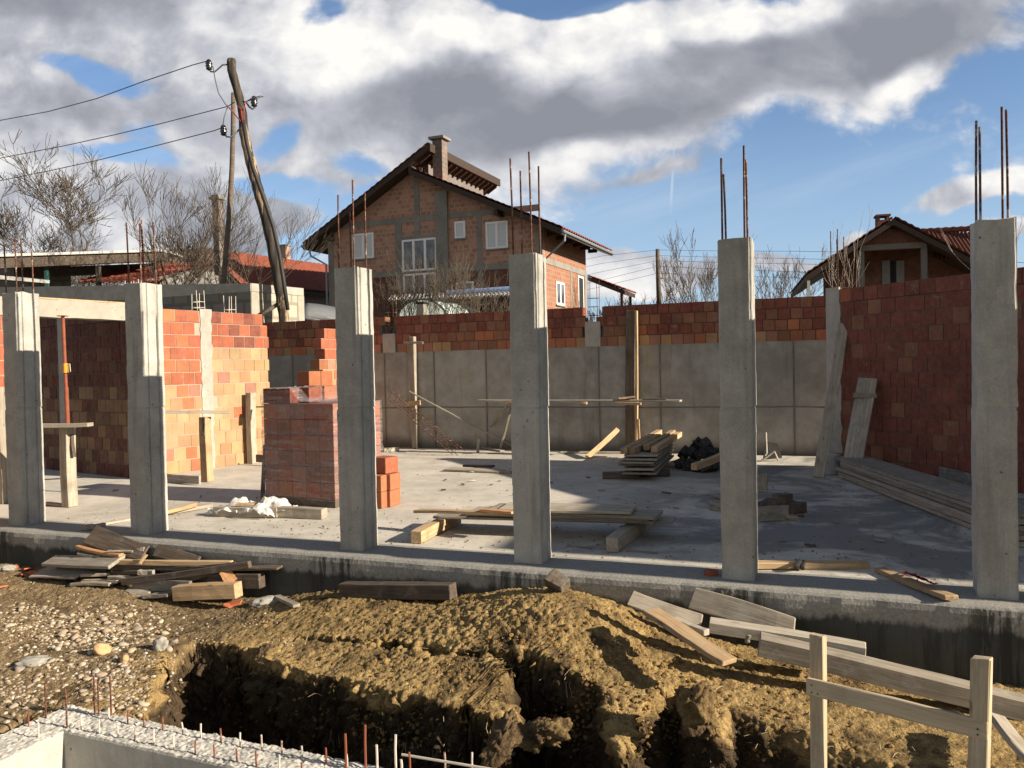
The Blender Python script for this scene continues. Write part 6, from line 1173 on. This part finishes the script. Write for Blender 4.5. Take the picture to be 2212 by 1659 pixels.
for x, y, z, w_, t_, dx, dy, lb, mt in ((1545, 1071, 0, .12, .05, 20, 4, 'offcut nearest the back, left of the second column from the right', M_WGREY), (1538, 1095, 0, .14, .05, 26, 3, 'middle offcut, left of the second column from the right', M_WGREY), (1538, 1085, .05, .1, .05, 24, 6, 'offcut lying on another, left of the second column from the right', M_WGREY),
        (1652, 1090, .0, .16, .06, 18, -8, 'offcut under the block right of the second column from the right', M_WDARK), (1668, 1085, .06, .14, .08, 20, 6, 'brown block end in the offcut heap by the column', M_WDARK), (1690, 1090, .0, .2, .12, 40, 8, 'squared dark block at the right of the offcut heap', M_WDARK), (1675, 1074, .1, .14, .1, 30, 4, 'dark block on top of the offcut heap', M_WDARK), (1640, 1112, .0, .03, .16, 62, -6, 'pale board on edge at the front of the offcut heap', M_WGREY)):
    bgz('offcut', (x, y, x + dx, y + dy), w_, t_, mt, lb, z, cat='offcut')
board('post_stub', gz(1648, 1062), at(1647, 1035, gz(1648, 1062).y) + ZZ * .06, .12, .12, M_WGREY, 'short grey block standing right against the second column from the right', 'offcut', up=-VV)
bgz('batten', (1640, 1122, 1735, 1113), .04, .02, M_WDARK, 'dark thin lath at the foot of the offcut heap', cat='batten'); bgz('batten', (1700, 1118, 1722, 1116), .05, .025, M_WNEW, 'short yellow offcut on the dark lath', .02, cat='offcut')
MB().tube([gz(1650, 1117, .03), gz(1715, 1110, .03), gz(1728, 1108, .035), gz(1735, 1106, .05), gz(1738, 1108, .05), gz(1733, 1110, .04)], .005, 5).build('hooked_rod', M_RUST); tag(bpy.data.objects['hooked_rod'], 'rusty hooked rod lying across the laths of the offcut heap', 'rod')
# stuff in the sunlit strip at the far right
m = empty('barrow_frame', gz(1652, 996), 0, 'small dark bent steel frame in the sunlit strip beside the column', 'steel frame')
b_ = gz(1655, 996); t = MB(); t.prism([b_ + Vector((-.05, 0, .02)), b_ + Vector((.28, 0, .05)), b_ + Vector((.2, 0, .3)), b_ + Vector((0, 0, .34))], (0, .03, 0)); t.build('plate', M_BLACK, m); t = MB(); t.tube([b_ + Vector((-.03, -.05, .1)), b_ + Vector((0, -.05, .14)), b_ + Vector((-.01, -.05, .5))], .012, 6); t.build('handle', M_PALE, m); t = MB(); t.tube([b_ + Vector((-.1, -.1, .02)), b_ + Vector((.1, -.15, .18)), b_ + Vector((.18, -.1, .02))], .02, 5); t.build('legs', M_WHITE, m)
bgz('board', (1690, 975, 1832, 977), .1, .09, M_WGREY, 'pale board on the floor at the far back beside the right wall', .0)
# leaning planks, bucket
board('plank', gz(1769, 1031, .0), at(1822, 699, 12.95), .16, .03, M_WOOD, 'long narrow plank leaning on the rough tie column', 'plank', up=-VV, skew=.02)
lp = empty('plank_door', gz(1845, 1012), 0, 'wide short plank leaning on the right wall with a nailed cleat', 'plank'); a_, b_ = gz(1838, 1034), at(1874, 818, 12.36) ; board('plank', a_, b_, .27, .06, M_WGREY, parent=lp, up=-VV - UU * .25, skew=0); d_ = (b_ - a_).normalized(); c_ = a_ + (b_ - a_) * .83 - VV * .06; board('cleat', c_ - UU * .16, c_ + UU * .16, .07, .03, M_WOOD, parent=lp, up=-VV)
bk = empty('bucket', gz(1795, 1026), 0, 'dirty white plastic bucket between the two leaning planks', 'bucket'); c_ = gz(1797, 1024); t = MB(); t.tube([c_, c_ + ZZ * .01, c_ + ZZ * .30, c_ + ZZ * .31, c_ + ZZ * .30, c_ + ZZ * .05], [.10, .115, .14, .145, .132, .11], 20); t.build('body', M_BUCKET, bk, smooth=True); t = MB(); t.tube([c_ + UU * .145 + ZZ * .28, c_ + UU * .12 - VV * .12 + ZZ * .18, c_ - UU * .12 - VV * .12 + ZZ * .18, c_ - UU * .145 + ZZ * .28], .004, 5); t.build('handle', M_WIRE, bk)
# long lumber pile at right
A = gz(1806, 1031); B = gz(2104, 1147); ly = (B - A).normalized(); lx = Vector((-ly.y, ly.x, 0)); lx = lx if lx.x > 0 else -lx; LN = (B - A).length + .7
lb6 = ['bottom', 'second', 'third', 'fourth', 'fifth', 'top']
for k in range(6):
    for j in range(2):
        o_ = random.uniform(-.02, .03); s = random.uniform(-.1, .12); z = .03 + k * .049
        if k == 5 and j == 1: continue
        wv = .45 if k == 5 else .235
        board('plank', A + ly * (s - (.12 if k == 5 else 0)) + lx * ((.24 if k == 5 else .12 + j * .25) + o_) + ZZ * z, A + ly * (LN + s) + lx * ((.24 if k == 5 else .12 + j * .25) + o_) + ZZ * (z + random.uniform(0, .004)), wv, .044, M_WGREY if k == 5 else M_WOOD, '%s layer plank on the %s side of the long lumber pile' % (lb6[k], 'near' if j == 0 else 'wall'), 'plank', 'planks of the long lumber pile at right', skew=.05)
board('plank', gz(1878, 988, .1) + lx * .1, gz(2110, 1048, .12) + lx * .1, .2, .05, M_WGREY, 'plank standing on edge along the right wall behind the lumber pile', 'plank', up=-lx)
bgz('timber', (1600, 1222, 1874, 1218), .11, .05, M_WNEW, 'pale sunlit timber with a black strap between the two right columns', cat='timber', bend=.0); MB().tube([gz(1722, 1229, .0), gz(1721, 1222, .06), gz(1727, 1212, .065), gz(1735, 1212, .06), gz(1733, 1228, .02)], .02, 6).build('strap', M_BLACK); tag(bpy.data.objects['strap'], 'black rubber strap hooked over the pale sunlit timber', 'strap')
board('board', gz(1899, 1229, .02), gz(2056, 1293, .03), .10, .035, M_WNEW, 'board with red cloth pointing out over the beam edge', 'board')
m = MB(); R = []
for i in range(14): R.append([gz(1952 + 5 * i + 3 * j, 1234 + 2.0 * i + .8 * j, .05 + .03 * abs(math.sin(i * 1.3 + j)) + .012 * random.random()) for j in range(-2, 4)])
m.grid(R); o = m.build('red_cloth', M_RED, smooth=True); s = o.modifiers.new('thickness', 'SOLIDIFY'); s.thickness = .008; tag(o, 'rolled red cloth lying on the board at the beam edge', 'cloth')
block(gz(1536, 1243) + ZZ * .0, .3, M_BRICK, 'red brick fragment at the left foot of the second column from the right', jit(RED), None, .10, .07, .045)
for x, y, w_ in ((1080, 1040, .06), (1063, 1048, .07), (962, 1038, .05), (958, 1060, .07), (1020, 1040, .12), (1112, 1047, .08), (1128, 1044, .08), (1018, 1021, .08), (1000, 1048, .06), (1270, 1032, .06), (1300, 1060, .10), (1440, 1066, .12), (1530, 1070, .1), (1330, 1078, .1), (1110, 1070, .05), (940, 1130, .04), (1460, 1100, .07), (1800, 1130, .12), (1750, 1180, .10), (1900, 1170, .1), (1830, 1090, .12), (1690, 1170, .08), (1605, 1100, .08), (700, 1140, .05), (250, 1060, .08), (1190, 1044, .06)):
    p = gz(x, y); r_ = random.uniform(-.7, .5); d = Vector((math.cos(r_), math.sin(r_), 0)) * w_; board('wood_chip', p - d / 2 + ZZ * .012, p + d / 2 + ZZ * .012, random.uniform(.015, .04), .015, random.choice((M_WOOD, M_WDARK, M_WGREY, M_WOOD)), 'small wood scrap lying loose on the concrete slab', 'wood scrap', 'wood scraps on the slab')
m = MB()
for _ in range(1500):
    if random.random() < .6: a, b = random.uniform(-6, 4.2), .36 + abs(random.gauss(0, 1.2))
    else: a, b = random.uniform(-6, 5), random.uniform(.4, 8.8)
    p = L(a, b, 0.0); r_ = random.choice((.004, .006, .008, .012)) * random.uniform(.7, 1.4); c_ = random.choice(((.20, .17, .13), (.12, .10, .08), (.32, .28, .22), (.26, .15, .08)))
    m.add([p + Vector((math.cos(t_) * r_ * random.uniform(.6, 1.4), math.sin(t_) * r_ * random.uniform(.6, 1.4), 0)) for t_ in (0, 1.6, 3.1, 4.7)] + [p + ZZ * r_ * random.uniform(.6, 1.1)], [(0, 1, 4), (1, 2, 4), (2, 3, 4), (3, 0, 4)], c_)
m.build('slab_grit', M_BRICK); tag(bpy.data.objects['slab_grit'], 'fine grit and crumbs strewn over the concrete slab', 'grit', kind='stuff')
# ================================================================ TIMBER ON THE SOIL
zb = lambda x, y: (x * .2813, 1123.3 + y * .2813)
def soilboard(name, q, w, t, m, label, d0=.02, d1=None, cat='board', map_=None, up=(0, 0, 1), group=None, **k):
    d1 = d0 if d1 is None else d1
    a = map_(q[0], q[1]) if map_ else q[:2]; b = map_(q[2], q[3]) if map_ else q[2:]
    p0, p1 = on2(*a, d0), on2(*b, d1); return board(name, p0, p1, w, t, m, label, cat, group, up=up, **k)
def on2(x, y, h):      # pixel ray met with the soil raised by h
    d = ray(x, y).normalized(); t = 3.0
    for _ in range(1500):
        p = EYE + d * t
        if p.z < gh(p) + h: return p
        t += .01
    return p
LB = 'boards in the wood heap at left'
def zbf(x, y, b): return fb(*zb(x, y), b)
board('panel', zbf(690, 112, -.30), zbf(1115, 255, -.34), .22, .022, M_WDARK, 'large dark grey panel leaning on the beam at the back of the wood heap', 'panel', LB, up=(-.1, -1.0, .75), taper=.25)
board('board', zbf(1200, 235, -.30), zbf(1520, 322, -.34), .13, .03, M_WDARK, 'dark board leaning on the beam right of the grey panel', 'board', LB, up=(0, -1, .5))
def HB(q, b0, b1, w, t, m, label, name='board', up=(0, 0, 1), **k): return board(name, zbf(q[0], q[1], b0), zbf(q[2], q[3], b1), w, t, m, label, name, LB, up=up, **k)
HB((610, 205, 945, 275), -.36, -.40, .11, .03, M_WORANGE, 'reddish split board near the top of the wood heap', bend=.01); HB((610, 255, 790, 280), -.40, -.40, .08, .03, M_WHITE, 'short whitish board under the reddish split board'); HB((830, 235, 1020, 246), -.44, -.36, .03, .02, M_WOOD, 'thin stick lying over the top of the wood heap')
HB((375, 312, 900, 325), -.46, -.50, .18, .035, M_WGREY, 'broad pale tapered board jutting out left from the heap', taper=-.35, up=(0, -.35, 1)); HB((290, 408, 650, 405), -.50, -.48, .24, .022, M_WGREY, 'broad pale board lying flat on the soil at the left of the heap', up=(0, -.2, 1)); HB((640, 420, 870, 402), -.50, -.40, .13, .03, M_WOOD, 'short thick board end beside the broad flat board'); HB((480, 352, 860, 372), -.36, -.36, .15, .03, M_WDARK, 'dark board under the broad tapered board')
HB((895, 318, 1780, 338), -.46, -.30, .05, .05, M_WNEW, 'long pale batten lying across the wood heap'); HB((870, 352, 1700, 368), -.42, -.32, .10, .05, M_WDARK, 'long dark board beneath the pale batten'); HB((935, 478, 1922, 338), -.58, -.42, .05, .065, M_WDARK, 'long dark batten with bright end slanting over the heap'); HB((1230, 500, 1745, 378), -.52, -.40, .05, .055, M_WDARK, 'second dark slanting batten below the long one')
HB((560, 490, 865, 488), -.60, -.56, .09, .03, M_WOOD, 'short board on the soil at the front left of the heap'); HB((650, 458, 920, 475), -.50, -.54, .07, .03, M_WOOD, 'short slanting board just behind the front left board'); HB((1030, 490, 1470, 520), -.52, -.52, .05, .12, M_WGREY, 'grey board at the front of the heap beside the squared block')
HB((1350, 558, 1830, 538), -.60, -.52, .12, .14, M_WNEW, 'thick pale squared timber block at the front of the wood heap', 'timber', skew=.05); HB((1620, 462, 2010, 462), -.42, -.36, .10, .14, M_WDARK, 'dark squared timber with reddish end at the right of the heap', 'timber', skew=.03); HB((1700, 378, 2150, 366), -.34, -.30, .14, .02, M_WDARK, 'thin dark sheet sticking out right from the heap')
HB((1715, 385, 1785, 475), -.46, -.48, .11, .02, M_WORANGE, 'small reddish board piece near the right end of the heap', up=(0, -1, .4)); HB((1110, 592, 1310, 565), -.66, -.62, .08, .035, M_WOOD, 'small pale wedge on the soil before the squared block'); HB((1080, 340, 1118, 262), -.48, -.44, .03, .02, M_WNEW, 'tiny upright splinter in the middle of the heap', up=(0, -1, 0)); HB((1460, 460, 1800, 415), -.40, -.38, .24, .02, M_WDARK, 'dark plywood piece leaning in the heap behind the squared block', up=(0, -1, .3)); HB((880, 390, 1180, 395), -.42, -.40, .12, .04, M_WDARK, 'dark short board in the middle of the heap'); HB((1070, 398, 1180, 405), -.50, -.48, .05, .05, M_WHITE, 'whitish board stub in the middle of the heap'); HB((860, 436, 1050, 445), -.48, -.48, .14, .03, M_WOOD, 'pale flat board at the centre front of the heap'); HB((990, 530, 1130, 575), -.56, -.60, .10, .02, M_WGREY, 'pale torn board scrap at the centre front of the heap', up=(0, -.5, 1))
HB((600, 330, 1000, 345), -.34, -.34, .14, .05, M_WDARK, 'dark thick board at the bottom back of the heap'); HB((1100, 430, 1700, 440), -.36, -.36, .12, .05, M_WDARK, 'long dark board at the bottom right of the heap'); HB((930, 280, 1110, 262), -.36, -.34, .14, .025, M_WOOD, 'brown board end in front of the grey panel', up=(0, -1, .5))
soilboard('board', (600, 1288, 640, 1309), .07, .03, M_WOOD, 'dark board end on the soil right of the mortar heap', .03, cat='board')
# log and chunk by the beam
board('timber', fb(740, 1272, -.40), fb(979, 1278, -.42), .13, .125, M_WDARK, 'long squared timber with bright sawn end lying on the soil along the beam', 'timber', skew=.02); m = MB(); 
board('timber', fb(1196, 1270, -.44), fb(1214, 1244, -.36), .16, .14, M_WDARK, 'short chunk of timber standing tilted against the beam', 'timber', up=(-.5, -1, .1), skew=.1)
yb = lambda x, y: (1296 + x * .4141, 1238.5 + y * .4141)
def rb(q, b0, b1, w, t, m, label, up=(0, 0, 1), cat='board', **k): return board('timber' if cat == 'timber' else 'board', fb(*yb(q[0], q[1]), b0), fb(*yb(q[2], q[3]), b1), w, t, m, label, cat, 'timber lying right of the soil heap', up=up, **k)
rb((158, 128, 530, 262), -.62, -.62, .12, .03, M_WOOD, 'grey board half buried behind the soil heap', up=(0, -1, .55)); rb((262, 200, 680, 460), -.80, -1.22, .15, .035, M_WNEW, 'pale board running down the right flank of the soil heap', up=(.15, -.15, 1)); rb((385, 245, 560, 308), -.78, -.90, .06, .045, M_WHITE, 'short whitish batten lying over the pale board'); rb((480, 128, 1015, 290), -.34, -.42, .17, .04, M_WOOD, 'big weathered board leaning against the beam', up=(0, -1, .35)); 
rb((570, 265, 1385, 405), -.62, -.55, .14, .08, M_WHITE, 'whitish flaking timber behind the biggest squared timber', cat='timber'); rb((830, 365, 2330, 720), -.80, -.68, .155, .13, M_WOOD, 'biggest squared timber lying on the soil along the beam at right', cat='timber', skew=.02, bend=-.01); rb((2060, 745, 2290, 1010), -1.15, -1.75, .10, .035, M_WOOD, 'weathered board end at the lower right corner of the photo', up=(.3, -.2, 1)); rb((770, 320, 775, 362), -.7, -.7, .03, .03, M_WGREY, 'small wooden peg under the whitish flaking timber', up=(0, -1, 0))
# ---- wooden profile frame (batter board) in the foreground
bf = empty('profile_frame', at(1930, 1700, 3.9), 0, 'wooden profile frame of two stakes and a crossbar in the lower right', 'frame')
def stake(xt, yt, xb, Y, w, t, name):
    p1 = at(xt, yt, Y); p0 = at(xb, 1690, Y); p0.z = -1.2; p0 = p1 + (p0 - p1); o = board(name, p0, p1, w, t, M_WNEW if False else M_WSTK, parent=bf, up=(-.35, -1, 0), skew=0, rough=1.2); return p0, p1
M_WSTK = mat('sandy stake wood', wood((0.34, 0.26, 0.165), (0.50, 0.41, 0.28), 0.25, 0.25))
D_ = (at(2138, 1545, 3.67) - at(1755, 1455, 4.2)).normalized(); Nn = Vector((-D_.y, D_.x, 0)); Nn = Nn if Nn.y < 0 else -Nn
a0 = at(1769, 1371, 4.2); b0 = at(1760, 1690, 4.2); board('stake', Vector((b0.x, b0.y, -1.2)) * 1.0, a0, .072, .05, M_WSTK, parent=bf, up=Nn, skew=.02)
a1 = at(2117, 1420, 3.67); b1 = at(2104, 1690, 3.67); s2 = board('stake', Vector((b1.x, b1.y, -1.2)), a1, .080, .06, M_WSTK, parent=bf, up=Nn, skew=-.1)
A = at(1752, 1475, 4.2) + Nn * .052; B = at(2142, 1568, 3.67) + Nn * .058; board('crossbar', A, B, .085, .03, M_WSTK, parent=bf, up=Nn, skew=0, rough=.8)
m = MB()
for p in (A + D_ * .03 + ZZ * .015, A + D_ * .06 - ZZ * .02, B - D_ * .04 + ZZ * .0, B - D_ * .04 - ZZ * .025, A + D_ * .03 - ZZ * .02): m.tube([p, p + Nn * .019], .004, 6)
m.build('nail_heads', M_BLACK, bf)
